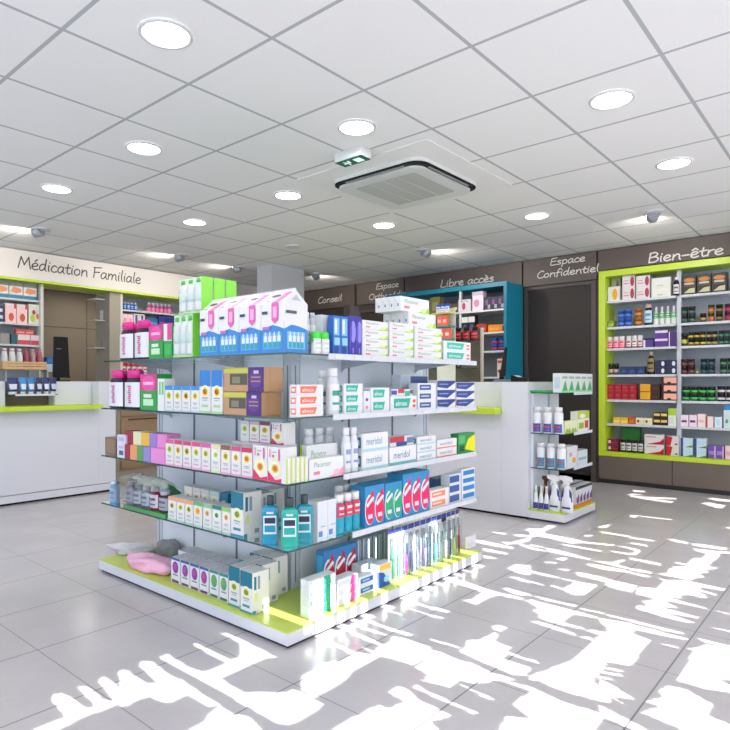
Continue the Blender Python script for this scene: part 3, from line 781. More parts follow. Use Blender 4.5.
# ---- second tier
row('U', PF, 105.5, 138, 2, Zs[1], magenta, 'shampoo_bottle', 'bottle', 'black bottle with magenta cap', 'on second tier', 'magenta-capped bottles on the second tier', h=.215, d=.055)
row('U', PF + .075, 110, 141, 2, Zs[1], magenta, 'shampoo_bottle', 'bottle', 'black bottle with magenta cap', 'behind the front pair on second tier', 'magenta-capped bottles on the second tier', h=.215, d=.055)
row('U', PF, 140, 157, 1, Zs[1], greenmag, 'display_carton', 'carton', 'green carton with magenta disc', 'beside the second-tier bottles', h=.19, d=.09)
row('U', PF, 157.5, 164.5, 1, Zs[1], plain('#eef2ee', [('r', .2, .5, .9, .9, '#7cc07c'), ('r', .5, .52, .6, .88, '#ffffff')]), 'display_carton', 'carton', 'narrow white carton with green cross panel', 'on second tier', h=.165, d=.06)
for k, (xa, xb, dc, fr, w_) in enumerate(((165, 173, '#d8d24a', '#8aa02a', 'yellow-green'), (173.5, 181.5, '#e8d860', '#9aa030', 'yellow'), (182, 190.5, '#e8c83a', '#6a3018', 'dark red'), (191, 199.5, '#e2dc6a', '#c07a28', 'pale orange'))):
    row('U', PF, xa, xb, 1, Zs[1], herbal('#2f86cc', fr, '#b9c4d6', dc), 'herbal_carton', 'carton', 'small white carton with blue top and ' + w_ + ' medallion', 'on second tier', 'blue-topped herbal cartons', h=.128, d=.055)
for k, (xa, xb, fr, w_) in enumerate(((199.5, 210.8, '#c0301c', 'tall blue-topped carton beside the small blue-topped cartons'), (211.3, 222.7, '#a82a18', 'tall blue-topped carton beside the kraft window boxes'))):
    row('U', PF, xa, xb, 1, Zs[1], herbal('#2378c4', fr, '#a9cf9a', '#f0d648', tall=True), 'herbal_carton', 'carton', w_, 'on second tier', 'blue-topped herbal cartons', ytop=370, d=.06)
kraft = plain('#b98e66', [('r', .0, .78, .62, .96, '#b9c23a'), ('r', .16, .28, .6, .74, '#4a4a3c'), ('r', .22, .34, .42, .62, '#7a7a62'), ('r', .62, 0, 1, 1, '#43186e'), ('e', .8, .5, .15, .34, '#5a2c88'), ('r', .7, .56, .92, .62, '#a98a58'), ('r', .7, .4, .92, .45, '#a98a58'), ('r', .76, .74, .88, .86, '#c8b8d8')],
              [('r', .3, 0, .32, 1, '#a5773f')])
row('U', PF, 223.5, 261.5, 1, Zs[1], kraft, 'kraft_gift_box', 'box', 'brown kraft window box with purple band', 'lower of two on second tier', 'kraft boxes with purple bands', h=.103, d=.115, fill=1)
row('U', PF + .004, 224, 264, 1, Zs[1] + .1042, kraft, 'kraft_gift_box', 'box', 'brown kraft window box with purple band', 'stacked on its twin, second tier', 'kraft boxes with purple bands', h=.108, d=.11, fill=1)
# ---- third tier
b_ = bottle('#d9d9e6', '#d9d9e6')
row('U', PF + .02, 105, 116, 1, Zs[2], plain('#7b6350', [('r', .1, .1, .9, .9, '#8d7460')]), 'notepad_block', 'box', 'brown cardboard block at the far end', 'of third tier', h=.10, d=.05)
row('U', PF, 117, 125.5, 1, Zs[2], plain('#d5d3e2', [('r', .15, .72, .85, .9, '#b6b2cf'), ('r', .25, .1, .75, .3, '#555870'), ('r', .2, .4, .8, .5, '#b6b2cf')]), 'leaflet_holder', 'leaflet holder', 'upright lilac-grey leaflet holder with dark print', 'on third tier', h=.125, d=.03)
def soap(c): return plain(c, [('r', .06, .06, .94, .94, c)], (), 'soap_bar')
for xa, xb, c, w_ in ((124.5, 130, '#9a1f3a', 'dark red'), (130, 137, '#e39a62', 'orange'), (137, 143.3, '#5f9a54', 'green'), (143.3, 150.5, '#8f86c8', 'lavender'), (150.5, 165, '#e08ac8', 'pink')):
    row('U', PF, xa, xb, 1, Zs[2], soap(c), 'soap_bar', 'soap', w_ + ' square soap block in the bottom course', 'on third tier', 'coloured soap blocks', h=.077, d=.09)
for xa, xb, c, w_ in ((125.5, 133, '#9a1f3a', 'dark red'), (133, 141.5, '#e2dcb2', 'cream'), (141.5, 149.5, '#e5b540', 'amber'), (149.5, 157, '#9a7cc8', 'violet'), (157, 167, '#df86c0', 'pink')):
    row('U', PF + .012, xa, xb, 1, Zs[2] + .0775, soap(c), 'soap_bar', 'soap', w_ + ' square soap block in the top course', 'on third tier', 'coloured soap blocks', h=.072, d=.08)
third = [(165.5, 173.7, '#d85a94', '#8aa02a', '#dcdc7a'), (174.2, 182.2, '#cc3a72', '#b06a28', '#e8d860'), (182.8, 191.2, '#cc3a72', '#6a5a28', '#dcd05a'), (191.8, 200.8, '#d04a80', '#8a9a2a', '#e2dc7a'), (201.4, 210.4, '#d85aa4', '#8a8a2a', '#e6dc8a'),
         (211, 220.4, '#e2d49a', '#b0c060', '#e8e8b8'), (221, 230.6, '#8a5a3a', '#a0902a', '#e8dc6a'), (231.2, 240.8, '#cc4a7a', '#9a8a3a', '#f0dc8a'), (241.4, 252.4, '#c8285a', '#c85a18', '#f2d65a')]
for k, (xa, xb, c, fr, dc) in enumerate(third):
    row('U', PF, xa, xb, 1, Zs[2], herbal(c, fr, '#e2a2c4' if k != 5 else '#d8d8b0', dc), 'herbal_carton', 'carton', ['pink', 'cherry', 'rose', 'deep pink', 'violet-pink', 'pale yellow', 'brown', 'coral', 'crimson'][k] + '-topped small white carton,', ORD[k] + ' in the third-tier row', 'pink-topped herbal cartons on the third tier', h=.13, d=.07)
row('U', PF, 253, 283, 2, Zs[2], herbal_end('#d8285a', '#c86a18'), 'herbal_carton', 'carton', 'white carton with large medallion', 'at third-tier corner end', 'pink-topped herbal cartons on the third tier', h=.145, d=.08)
# second row raised behind
row('U', PF + .11, 232, 282.5, 5, Zs[2], plain('#efecee', [('r', 0, 0, 1, .1, '#d8608e')]), 'herbal_carton', 'carton', 'white carton standing behind the medallion boxes', 'on third tier', 'white cartons carrying the raised back row', h=.138, d=.09)
for k, (xa, xb, c, fr, dc) in enumerate(((240.5, 249, '#c8ccc8', '#8a9a2a', '#d8d060'), (249.6, 259, '#c8a8b8', '#8a6a2a', '#d8cc50'), (259.6, 270, '#7a3a4a', '#b07a20', '#e0c840'))):
    row('U', PF + .115, xa, xb, 1, Zs[2] + .139, herbal(c, fr, '#d890b0' if k else '#dcdcd0', dc), 'herbal_carton', 'carton', ['grey', 'mauve', 'maroon'][k] + '-topped small carton', 'on the raised back row', 'raised back row of herbal cartons', h=.098, d=.06)
row('U', PF + .105, 271.5, 284, 1, Zs[2] + .139, herbal_end('#b8305a', '#c88a18'), 'herbal_carton', 'carton', 'carton with large medallion and crimson foot', 'end of the raised back row', h=.10, d=.07)
# ---- fourth tier
row('U', PF, 107.5, 114, 1, Zs[3], bottle('#7fb4de', '#cfe2f2', '#a8cdea', '#5f94c4', neck=.5, flat=.7, caph=.12), 'lotion_bottle', 'bottle', 'pale blue lotion bottle at the far end', 'of fourth tier', h=.125, d=.05)
row('U', PF + .005, 123, 166, 1, Zs[3], plain('#4a9a50', (), (), 'display_tray'), 'display_tray', 'tray', 'shallow green tray under the plastic-wrapped bottles', 'on fourth tier', h=.012, d=.16)
for k, (xa, xb, c, cp, lb, hh, w_) in enumerate(((124, 131, '#7a7890', '#c8c8d0', '#a8a0b8', .125, 'grey-violet'), (131, 139, '#2a2c4a', '#b8bcd0', '#e2e4f0', .12, 'navy'), (139, 147, '#26284a', '#d8d8e2', '#c8ccdc', .115, 'dark indigo'), (147, 156, '#8a1c48', '#d8d0dc', '#e8dfe6', .12, 'burgundy'), (156, 166, '#3a3444', '#b8b8c2', '#a0a0ac', .11, 'charcoal'))):
    row('U', PF + .02, xa, xb, 1, Zs[3] + .0126, bottle(c, cp, lb, '#5a5a70', flat=.7, neck=.4), 'hair_care_bottle', 'bottle', w_ + ' bottle under clear film in the green tray,', 'fourth tier', 'film-wrapped bottles in the green tray', h=hh, d=.05)
def film_bag():
    b = MB(); n, mm = 20, 12; w, d, h = .44, .19, .155
    for i in range(n + 1):
        for j in range(mm + 1):
            u = -1 + 2 * i / n; v = j / mm * PI
            env = 1 - .2 * u ** 4
            b.v.append((u * w / 2, -math.cos(v) * d / 2, .002 + math.sin(v) ** .55 * h * env + .007 * random.uniform(-1, 1) * math.sin(v)))
    for i in range(n):
        for j in range(mm):
            a = i * (mm + 1) + j; b.f.append((a, a + 1, a + mm + 2, a + mm + 1)); b.m.append(b.mi(M_PLASTIC)); b.smooth.append(True)
    return b
p = onU(145, 0, PF + .09)
o = link(bpy.data.objects.new('plastic_film_bag', film_bag().mesh('plastic_film_bag'))); o.location = (PF + .09, p[1], Zs[3] + .013); o.rotation_euler = (0, 0, -PI / 2)
set_props(o, 'crumpled clear plastic bag draped over bottles in the green tray', 'plastic bag')
fourth = [(168, 176.2, '#e8a070', '#5a6a28', '#e8dcb0', 'orange', .115), (176.6, 184.6, '#e8a070', '#8a9a3a', '#e8e09a', 'orange', .115), (185, 193, '#e8a060', '#4a5a28', '#e2d89a', 'orange', .115), (193.5, 202, '#5aae6a', '#e89a20', '#f2c03a', 'sun-yellow and green', .118),
          (203, 211.6, '#8ac08a', '#c08a4a', '#e2d8b0', 'pale green', .118), (212.2, 221.4, '#1f7a6a', '#2a6a4a', '#d8ecc0', 'deep green', .12), (222, 230.5, '#8ac860', '#c87a3a', '#e8dcb0', 'apple green', .12)]
for k, (xa, xb, c, fr, dc, w_, hh) in enumerate(fourth):
    row('U', PF, xa, xb, 1, Zs[3], herbal(c, fr, '#a8c4b8', dc), 'herbal_carton', 'carton', w_ + '-topped small carton,', ORD[k] + ' in the fourth-tier row', 'herbal cartons on the fourth tier', h=hh, d=.07)
tealbox = herbal('#0f6f86', '#7a8a2a', '#3a8aa0', '#e0e49a', tall=True)
row('U', PF, 231, 243.5, 1, Zs[3], tealbox, 'herbal_carton', 'carton', 'tall teal-topped carton', 'on fourth tier', 'herbal cartons on the fourth tier', ytop=492, d=.105, fill=.99)
row('U', PF + .11, 245, 258, 1, Zs[3], tealbox, 'herbal_carton', 'carton', 'tall teal-topped carton standing behind its twin', 'on fourth tier', 'tall teal herbal cartons', h=.175, d=.10, fill=.99)
row('U', PF + .22, 256, 269, 1, Zs[3], tealbox, 'herbal_carton', 'carton', 'tall teal-topped carton deepest beside the corner post', 'on fourth tier', 'tall teal herbal cartons', h=.175, d=.10, fill=.99)
for k, (xa, xb, c, fr, dc, w_) in enumerate(((184, 192.4, '#d8d4c8', '#8a8a3a', '#d8d49a', 'grey'), (192.8, 200.6, '#d0c4c0', '#8a5a2a', '#d8cc8a', 'beige'), (201, 209, '#c8c8c0', '#8a6a4a', '#d8d09a', 'stone'), (209.5, 219, '#b8ccc8', '#9a9a3a', '#dcdc8a', 'sage'))):
    row('U', PF + .13, xa, xb, 1, Zs[3], herbal(c, fr, '#a0b8d0', dc), 'herbal_carton', 'carton', w_ + '-topped carton in the back row', 'of fourth tier', 'back row of the fourth tier', h=.145, d=.06)
row('U', PF + .13, 219.5, 228, 1, Zs[3], plain('#1d6f90', [('e', .5, .5, .42, .26, '#d8e08a'), ('e', .5, .5, .28, .18, '#2a4a3a')]), 'herbal_carton', 'carton', 'all-teal carton with round medallion in back row', 'of fourth tier', h=.145, d=.06)
# ---- base board
def plush(name, loc, rz, dims, c1, c2, label, cat, seed):
    rnd = random.Random(seed); m, nt, bs = nodes_of('plush_' + name)
    cc = mix_col(nt, noise(nt, 60, 4.0), rgb(c1), rgb(c2)); nt.links.new(cc, bs.inputs['Base Color']); bs.inputs['Roughness'].default_value = .95
    b = MB(); n, mm = 40, 24; w, d, h = dims
    ph = [rnd.uniform(0, 6) for _ in range(6)]
    for i in range(n + 1):
        t = i / n; env = min(1, t * 2.1 + .10) * max(.05, 1 - max(0, (t - .5) * 2) ** 4) ** .5; sway = .018 * math.sin(6 * t + ph[0])
        for j in range(mm):
            a = 2 * PI * j / mm; rr = 1 + .12 * math.sin(7 * t + 5 * a + ph[1]) + .08 * math.sin(19 * t + 4 * a + ph[2]) + rnd.uniform(-.05, .05)
            b.v.append(((t - .5) * w, sway + math.cos(a) * d / 2 * env * rr, max(.0, h / 2 + math.sin(a) * h / 2 * env * rr * (1.1 if math.sin(a) > 0 else 1.6))))
    for i in range(n):
        for j in range(mm):
            j2 = (j + 1) % mm; b.f.append((i * mm + j, i * mm + j2, (i + 1) * mm + j2, (i + 1) * mm + j)); b.m.append(b.mi(m)); b.smooth.append(True)
    for i in (0, n): b.f.append(tuple(i * mm + j for j in range(mm))); b.m.append(b.mi(m)); b.smooth.append(True)
    o = link(bpy.data.objects.new(name, b.mesh(name))); o.location = loc; o.rotation_euler = (0, 0, rz); set_props(o, label, cat); return o
q = onU(119, 0, PF + .10)
plush('rolled_towel', (PF + .16, q[1] + .0, ZB), -PI / 2 + .45, (.34, .11, .055), '#d6d4d8', '#b6b4ba', 'fluffy light grey towel lying at the far end of the lime base', 'towel', 3)
q = onU(146, 0, PF + .07)
plush('folded_blanket', (PF + .07, q[1] - .01, ZB), -PI / 2 - .06, (.46, .13, .075), '#f4c0d6', '#e6a8c4', 'fluffy pink blanket bundled on the lime base', 'blanket', 11)
q = onU(156, 0, PF + .24)
plush('plush_bundle', (PF + .268, q[1] - .065, ZB), -PI / 2, (.18, .09, .09), '#9c9ca0', '#7d7d84', 'dark grey plush bundle behind the pink blanket', 'towel', 9)
for k, (xa, xb, c, fr, w_) in enumerate(((171, 180, '#8a3a9a', '#b04a9a', 'purple'), (180.8, 189.6, '#8a3a9a', '#b04a9a', 'purple'), (190.2, 199, '#8a3a9a', '#b04a9a', 'purple'), (199.6, 208.6, '#943a92', '#b84a9a', 'purple'), (209.6, 218.6, '#4aa06a', '#6aa04a', 'green'), (219.4, 228.2, '#4aa06a', '#7aa84a', 'green'))):
    row('U', PF + .03, xa, xb, 1, ZB, carton('#eeeef2', [('e', .5, .62, .34, .24, c), ('e', .45, .66, .18, .12, fr), ('r', .0, .9, 1, 1, '#3a5a9a' if k < 4 else '#2a8a7a'), ('r', .2, .3, .8, .35, '#6a7490'), ('r', .1, .02, .9, .12, '#6a2a6a' if k < 4 else '#2a6a6a')], [('r', .2, .2, .8, .8, '#e2e2ea')], (), '#c9cad0'), 'herbal_carton', 'carton', w_ + '-print white carton,', ORD[k] + ' along the lime base', 'small cartons on the lime base', h=.128, d=.085, deep=1)
    row('U', PF + .122, xa + 7, xb + 6.5, 1, ZB, plain('#d6d6dc', [('r', 0, 0, 1, .1, '#8a8a9a')], (), 'carton', '#c6c7cd'), 'herbal_carton', 'carton', 'grey-white carton behind the ' + w_ + '-print one,', ORD[k] + ' along the base', 'second line of cartons on the lime base', h=.128, d=.10)
for k, (xa, xb) in enumerate(((228.8, 239.8), (240.4, 252.4))):
    row('U', PF + .02 - k * .012, xa, xb, 1, ZB, tealbox, 'herbal_carton', 'carton', 'tall teal-topped carton on the lime base', ['beside the green-print ones', 'at the row end'][k], 'tall teal cartons on the lime base', h=.182, d=.095, fill=.99)
for D in (1, 2):
    for k, (xa, xb) in enumerate(((234, 245), (246, 257.5))):
        row('U', PF + .008 + D * .105, xa + (D - 1) * 11 + 5, xb + (D - 1) * 10.5 + 5, 1, ZB, tealbox, 'herbal_carton', 'carton', 'tall white-ended carton on the lime base,', ['', 'second', 'third'][D] + ' rank, ' + ['inner', 'outer'][k], 'tall teal cartons on the lime base', h=.182, d=.095, fill=.99)

# ================= sunlit side of the gondola
T0 = Zs[0]
row('V', PR + .045, 308, 319, 2, T0, bottle('#b8bcc2', '#c8ccd2', '#d2d6da', '#a8b0b8', neck=.6, flat=.8, caph=.1), 'clear_care_bottle', 'bottle', 'grey translucent bottle beside the gabled cartons', 'on top tier', 'grey bottles on the top tier corner', ytop=312, d=.05)
row('V', PR, 315, 331.5, 2, T0, bottle('#eef0f0', '#3fdc3a', '#f6f8f6', '#c8d0c8', neck=.8, flat=.9, caph=.45), 'roll_on_bottle', 'bottle', 'short white bottle with bright green cap', 'on top tier', 'green-capped roll-on bottles', ytop=332, d=.04)
row('V', PR + .05, 321, 332, 1, T0, plain('#d4d8de', [('r', .1, .1, .9, .9, '#dde0e6')]), 'white_carton', 'carton', 'plain pale grey carton behind the green-capped bottles', 'on top tier', ytop=315, d=.05)
blu = plain('#2a6ab8', [('r', .1, .5, .8, .94, '#7fb8e8'), ('r', .2, .55, .5, .9, '#e8f2fa'), ('r', .15, .25, .85, .44, '#8fc8ea'), ('r', .1, .04, .7, .22, '#16408e')])
row('V', PR, 333, 348.5, 2, T0, blu, 'dental_carton', 'carton', 'upright mid-blue dental carton', 'on top tier', 'blue dental cartons on the top tier', ytop=316, d=.032)
pur = plain('#3a2c9a', [('e', .7, .6, .4, .28, '#8f86d8'), ('p', [(.1, .1), (.5, .5), (.5, .9), (.2, .7)], '#5a4cc0'), ('r', .55, .06, .8, .2, '#7a6ad0')])
row('V', PR, 348.8, 361.5, 2, T0, pur, 'dental_carton', 'carton', 'upright violet dental carton', 'on top tier', 'blue dental cartons on the top tier', ytop=316, d=.032)
row('V', PR + .01, 349.5, 359, 1, T0 + onV(355, 316, PR)[2] - T0 + .0008, plain('#2c1a18', (), ()), 'dark_carton', 'carton', 'dark brown carton lying on the violet dental cartons', 'of top tier', h=.05, d=.035)
zt = lambda x, yt, yb, V: (onV(x, yt, V)[2] - onV(x, yb, V)[2])
row('V', PR, 362, 388, 1, T0, placent(0), 'ointment_carton', 'carton', 'long white carton with green corner, left stack', 'of top tier', 'white and green ointment cartons', ytop=321, d=.10, layers=4, layer_words=LAY[4])
row('V', PR, 389, 413.6, 1, T0, placent(0), 'ointment_carton', 'carton', 'long white carton with green corner, middle stack', 'of top tier', 'white and green ointment cartons', ytop=323, d=.10, layers=4, layer_words=LAY[4])
row('V', PR, 414, 442, 1, T0, placent(0), 'ointment_carton', 'carton', 'long white carton with green corner, stack beside teal boxes', 'top tier', 'white and green ointment cartons', ytop=327.5, d=.10, layers=4, layer_words=LAY[4])
hh = (onV(425, 327.5, PR)[2] - T0)
row('V', PR + .015, 408, 436, 1, T0 + hh + .0005, placent(0), 'ointment_carton', 'carton', 'long white carton in the fifth course', 'of the high stack', 'white and green ointment cartons', h=.076, d=.040, deep=4, dgap=.002)
row('V', PR + .02, 400, 429.5, 1, T0 + hh + .0768, placent(0), 'ointment_carton', 'carton', 'long white carton in the topmost course', 'of the high stack', 'white and green ointment cartons', h=.076, d=.040, deep=4, dgap=.002)
row('V', PR + .105, 389, 442, 2, T0, plain('#e8eaea'), 'ointment_carton', 'carton', 'white carton block carrying the high stack', 'behind the front stacks', 'white cartons under the high stack', h=hh, d=.10)
row('V', PR, 443, 471, 1, T0, toothpaste('elmex', '#35b8a4', accent='#e8806a', side_c='#7a9ab0'), 'toothpaste_carton', 'toothpaste carton', 'white toothpaste carton with teal slanted panel', 'end of top tier', 'teal-panel toothpaste cartons', ytop=341.5, d=.05, layers=2)
# second tier
T1 = Zs[1]
row('V', PR, 296.5, 323.5, 1, T1, toothpaste('elmex', '#f0714a', side_c='#f0714a'), 'toothpaste_carton', 'toothpaste carton', 'white toothpaste carton with orange slanted panel', 'at second-tier corner', 'orange-panel toothpaste cartons', ytop=384.5, d=.045, layers=3)
whitecap = bottle('#e6e9ec', '#fbfbfb', '#f2f5f5', '#2a9a8a', neck=.55, flat=.75, caph=.16, label_z=(.1, .66))
row('V', PR, 331.5, 342.5, 1, T1, whitecap, 'mouthwash_bottle', 'bottle', 'white bottle with teal upright word', 'between orange and teal cartons', 'white mouthwash bottles on the second tier', ytop=368, d=.055)
row('V', PR + .08, 322, 331, 1, T1, whitecap, 'mouthwash_bottle', 'bottle', 'white bottle behind the orange-panel cartons', 'on second tier', 'white mouthwash bottles on the second tier', h=.20, d=.055)
row('V', PR, 343.5, 363, 1, T1, toothpaste('elmex', '#27b09a'), 'toothpaste_carton', 'toothpaste carton', 'white toothpaste carton with teal panel beside the bottle', 'second tier', 'teal-panel toothpaste cartons', ytop=383.5, d=.06, layers=3)
row('V', PR, 370.5, 389.5, 1, T1, toothpaste('elmex', '#27b09a'), 'toothpaste_carton', 'toothpaste carton', 'white toothpaste carton with teal panel, mid shelf', 'second tier', 'teal-panel toothpaste cartons', ytop=387.5, d=.06, layers=2)
row('V', PR + .004, 363.4, 370.2, 1, T1, plain('#eceef2', [('e', .5, .25, .2, .08, '#e08a9a'), ('e', .5, .6, .2, .08, '#5a4a8a')]), 'white_carton', 'carton', 'narrow white carton with small dots', 'second tier', h=.105, d=.05)
row('V', PR, 390, 417, 1, T1, toothpaste('elmex', '#1fa893', accent='#e8603a'), 'toothpaste_carton', 'toothpaste carton', 'large white toothpaste carton with teal panel and orange tabs', 'second tier', ytop=396, d=.07)
mixb = plain('#e9ecee', [('r', 0, .2, .25, .8, '#4a4a9a'), ('r', .3, .4, .6, 1, '#c83a4a'), ('r', .62, .0, .85, .7, '#2fb49c'), ('r', .86, .3, 1, .9, '#5a5a5a')])
row('V', PR + .006, 391, 413, 1, T1 + onV(403, 396, PR)[2] - T1 + .0008, mixb, 'sample_carton', 'carton', 'flat multicoloured carton lying on large toothpaste carton', 'second tier', h=.035, d=.05)
navy = plain('#f0f1f5', [('r', .1, .22, .72, .82, '#43528e'), ('r', .18, .45, .62, .6, '#c8d0e8')])
row('V', PR, 417.5, 436, 1, T1, navy, 'toothpaste_carton', 'toothpaste carton', 'white toothpaste carton with navy panel beside teal ones', 'second tier', 'navy-panel toothpaste cartons', ytop=383, d=.06, layers=3)
row('V', PR, 437, 455.5, 1, T1, plain('#f0f1f5', [('p', [(0, .25), (.55, .1), (1, .75), (1, .95), (0, .95)], '#2f4186'), ('r', .1, .5, .6, .62, '#8a9ac8')]), 'toothpaste_carton', 'toothpaste carton', 'navy-blue toothpaste carton before the price rail end', 'second tier', 'navy-panel toothpaste cartons', ytop=380, d=.06, layers=3)
row('V', PR, 456, 474.5, 1, T1, plain('#f0f1f5', [('p', [(0, .25), (.55, .1), (1, .75), (1, .95), (0, .95)], '#33468c'), ('r', .1, .5, .6, .62, '#8a9ac8')]), 'toothpaste_carton', 'toothpaste carton', 'navy-blue toothpaste carton at outer end', 'second tier', 'navy-panel toothpaste cartons', ytop=382, d=.06, layers=3)
row('V', PR + .11, 400, 428, 1, T1, plain('#c9d0dc', [('r', .35, .1, 1, .9, '#44588e'), ('r', .02, .1, .3, .9, '#b0bac8')]), 'toothpaste_carton', 'toothpaste carton', 'long blue-grey carton in the back pile', 'second tier', 'blue-grey back pile on the second tier', h=.062, d=.06, layers=3)
# third tier
T2 = Zs[2]
limeend = plain('#f1eff0', [('r', 0, 0, .35, 1, '#b9d838'), ('r', .5, .1, .7, .8, '#eed8e0')])
row('V', PR - .008, 286, 308, 5, T2, limeend, 'ointment_carton', 'carton', 'upright white carton with lime spine', 'at third-tier corner', 'lime-spined cartons at the third-tier corner', ytop=457.5, d=.028)
row('V', PR, 308.6, 344, 1, T2, placent(2), 'ointment_carton', 'carton', 'white and pink ointment carton in front', 'on third tier', 'pink ointment cartons on the third tier', ytop=457.5, d=.05)
row('V', PR + .052, 306, 338, 1, T2, placent(2), 'ointment_carton', 'carton', 'white and pink ointment carton behind the front one', 'third tier', 'pink ointment cartons on the third tier', h=.14, d=.04)
wb = bottle('#e8eaf0', '#f6f6fa', '#eef0f5', '#8a9ac0', neck=.6, flat=.8, caph=.17, label_z=(.1, .66))
row('V', PR + .13, 307, 338, 3, T2, wb, 'mouthwash_bottle', 'bottle', 'white bottle behind the pink cartons', 'third tier', 'white bottles on the third tier', h=.205, d=.055)
row('V', PR, 346, 361, 2, T2, wb, 'mouthwash_bottle', 'bottle', 'white bottle with pale blue print in front', 'third tier', 'white bottles on the third tier', ytop=427, d=.05)
merid = toothpaste('meridol', '#3a7f9e', swoosh=False, accent='#a8d0d4')
row('V', PR, 362, 388.5, 1, T2, merid, 'toothpaste_carton', 'toothpaste carton', 'white toothpaste carton with blue word beside the bottles', 'third tier', 'white blue-lettered toothpaste cartons', ytop=432.5, d=.06, layers=2)
row('V', PR, 389, 416.5, 1, T2, toothpaste('meridol', '#3a6a9a', swoosh=False, accent='#6ab4b8'), 'toothpaste_carton', 'toothpaste carton', 'big white toothpaste carton with blue word', 'third tier', 'white blue-lettered toothpaste cartons', ytop=446, d=.07)
row('V', PR + .008, 389.5, 414, 1, T2 + onV(402, 446, PR)[2] - T2 + .0008, plain('#dfe3ea', [('r', 0, .4, .6, 1, '#b83444'), ('r', .25, 0, .7, .4, '#2a4a8a'), ('r', .7, .2, 1, .8, '#6a7a9a')]), 'sample_carton', 'carton', 'red and blue flat carton on the big toothpaste carton', 'third tier', h=.05, d=.05)
row('V', PR, 417, 436, 1, T2, merid, 'toothpaste_carton', 'toothpaste carton', 'white toothpaste carton in the three-high pile', 'third tier', 'white blue-lettered toothpaste cartons', ytop=436, d=.06, layers=3)
row('V', PR, 436.6, 457, 1, T2, toothpaste('meridol', '#5a7a9a', swoosh=False, accent='#e08a7a'), 'toothpaste_carton', 'toothpaste carton', 'white toothpaste carton with coral foot', 'third tier', 'white blue-lettered toothpaste cartons', ytop=439, d=.06, layers=2)
row('V', PR + .01, 457.6, 475, 1, T2, plain('#2f8f4a', [('p', [(.4, .2), (1, .0), (1, .9), (.6, .7)], '#e8e21a'), ('r', .05, .5, .4, .9, '#5ab46a'), ('r', .1, .1, .35, .4, '#1a5a3a')]), 'green_carton', 'carton', 'green and yellow carton at the outer end', 'of third tier', ytop=433, d=.05)
# fourth tier
T3 = Zs[3]
row('V', PR - .003, 262, 275.5, 1, T3, mouthwash('#1c94b0', '#3a4650'), 'mouthwash_bottle', 'bottle', 'blue mouthwash bottle with dark cap beside tall cartons', 'fourth-tier corner', ytop=493, ybase=547, d=.05) if False else None
for (u, v, c, w_) in ((GU + .03, GV + .145, '#168fb0', 'blue mouthwash bottle nearest the tall cartons'), (GU + .055, GV + .05, '#1aa898', 'green mouthwash bottle standing at the very corner'), (GU + .145, GV + .055, '#1593a6', 'blue-green mouthwash bottle beside the white refill packs')):
    put(mouthwash(c, '#3d474e')(.072, .042, .205), 'mouthwash_bottle', (u + .004, v, T3), -PI / 4, w_ + ', fourth tier', 'bottle', 'mouthwash bottles at the glass corner')
row('V', PR + .02, 317.5, 337.5, 2, T3, plain('#e9ecf1', [('r', .15, .5, .85, .7, '#d2dae6'), ('r', .1, .05, .5, .2, '#5a8ac8'), ('r', .3, .3, .8, .34, '#a9b4c4')], [('r', .2, .5, .8, .8, '#d8dde6')]), 'refill_carton', 'carton', 'white pharmacy carton beside the mouthwash', 'fourth tier', 'white refill cartons', ytop=500, d=.07)
redcap = bottle('#1c9ab4', '#f4f2f4', '#d23a58', '#f0e8ea', neck=.75, flat=.85, caph=.2, label_z=(.42, .78), shoulder=.85)
row('V', PR, 339, 362.5, 3, T3, redcap, 'dental_rinse_bottle', 'bottle', 'teal and red bottle with white cap in front', 'fourth tier', 'red and teal rinse bottles', ytop=493, d=.05)
row('V', PR + .115, 339, 361, 3, T3, redcap, 'dental_rinse_bottle', 'bottle', 'teal and red bottle with white cap in back line', 'fourth tier', 'red and teal rinse bottles', h=.19, d=.05)
def swirl(c, n=2, bg='#2f8cc2'):
    f = [('r', 0, 0, 1, 1, bg)]
    for k in range(n):
        cx = (k + .5) / n; rx = .46 / n
        f += [('e', cx - .02, .42, rx * 1.1, .38, '#e8f2f6'), ('e', cx, .40, rx, .34, c), ('p', [(cx - rx, .5), (cx + rx * .6, .92), (cx + rx * .9, .75), (cx, .5)], c), ('p', [(cx - rx * .9, .55), (cx + rx * .6, .74), (cx + rx * .9, .68), (cx - rx * .6, .48)], '#f2f4f6'), ('r', cx - rx * .5, .2, cx + rx * .5, .3, '#f6d2de')]
    return carton(bg, f, [('r', .1, .1, .9, .9, '#3a98cc')], [('r', .1, .1, .9, .9, '#3f9ac8')], '#2f7fb0')
row('V', PR, 365, 384.5, 1, T3, swirl('#e01f5a'), 'toothpaste_carton', 'toothpaste carton', 'blue carton with two crimson loops beside teal bottles', 'fourth tier', 'blue cartons with coloured loops', ytop=485, d=.09, fill=.98)
row('V', PR, 385, 402, 1, T3, swirl('#1fa472'), 'toothpaste_carton', 'toothpaste carton', 'blue carton with two green loops', 'fourth tier', 'blue cartons with coloured loops', ytop=482, d=.09, fill=.98)
row('V', PR, 402.5, 429.5, 1, T3, swirl('#e01f62', 3), 'toothpaste_carton', 'toothpaste carton', 'wide blue carton with three crimson loops', 'fourth tier', 'blue cartons with coloured loops', ytop=472, d=.10, fill=.98)
row('V', PR + .10, 372, 404, 2, T3, plain('#2a7fc0', [('r', .1, .1, .9, .9, '#2f88c8')]), 'blue_carton', 'carton', 'plain blue carton behind the looped ones', 'fourth tier', 'plain blue cartons behind', h=.17, d=.10)
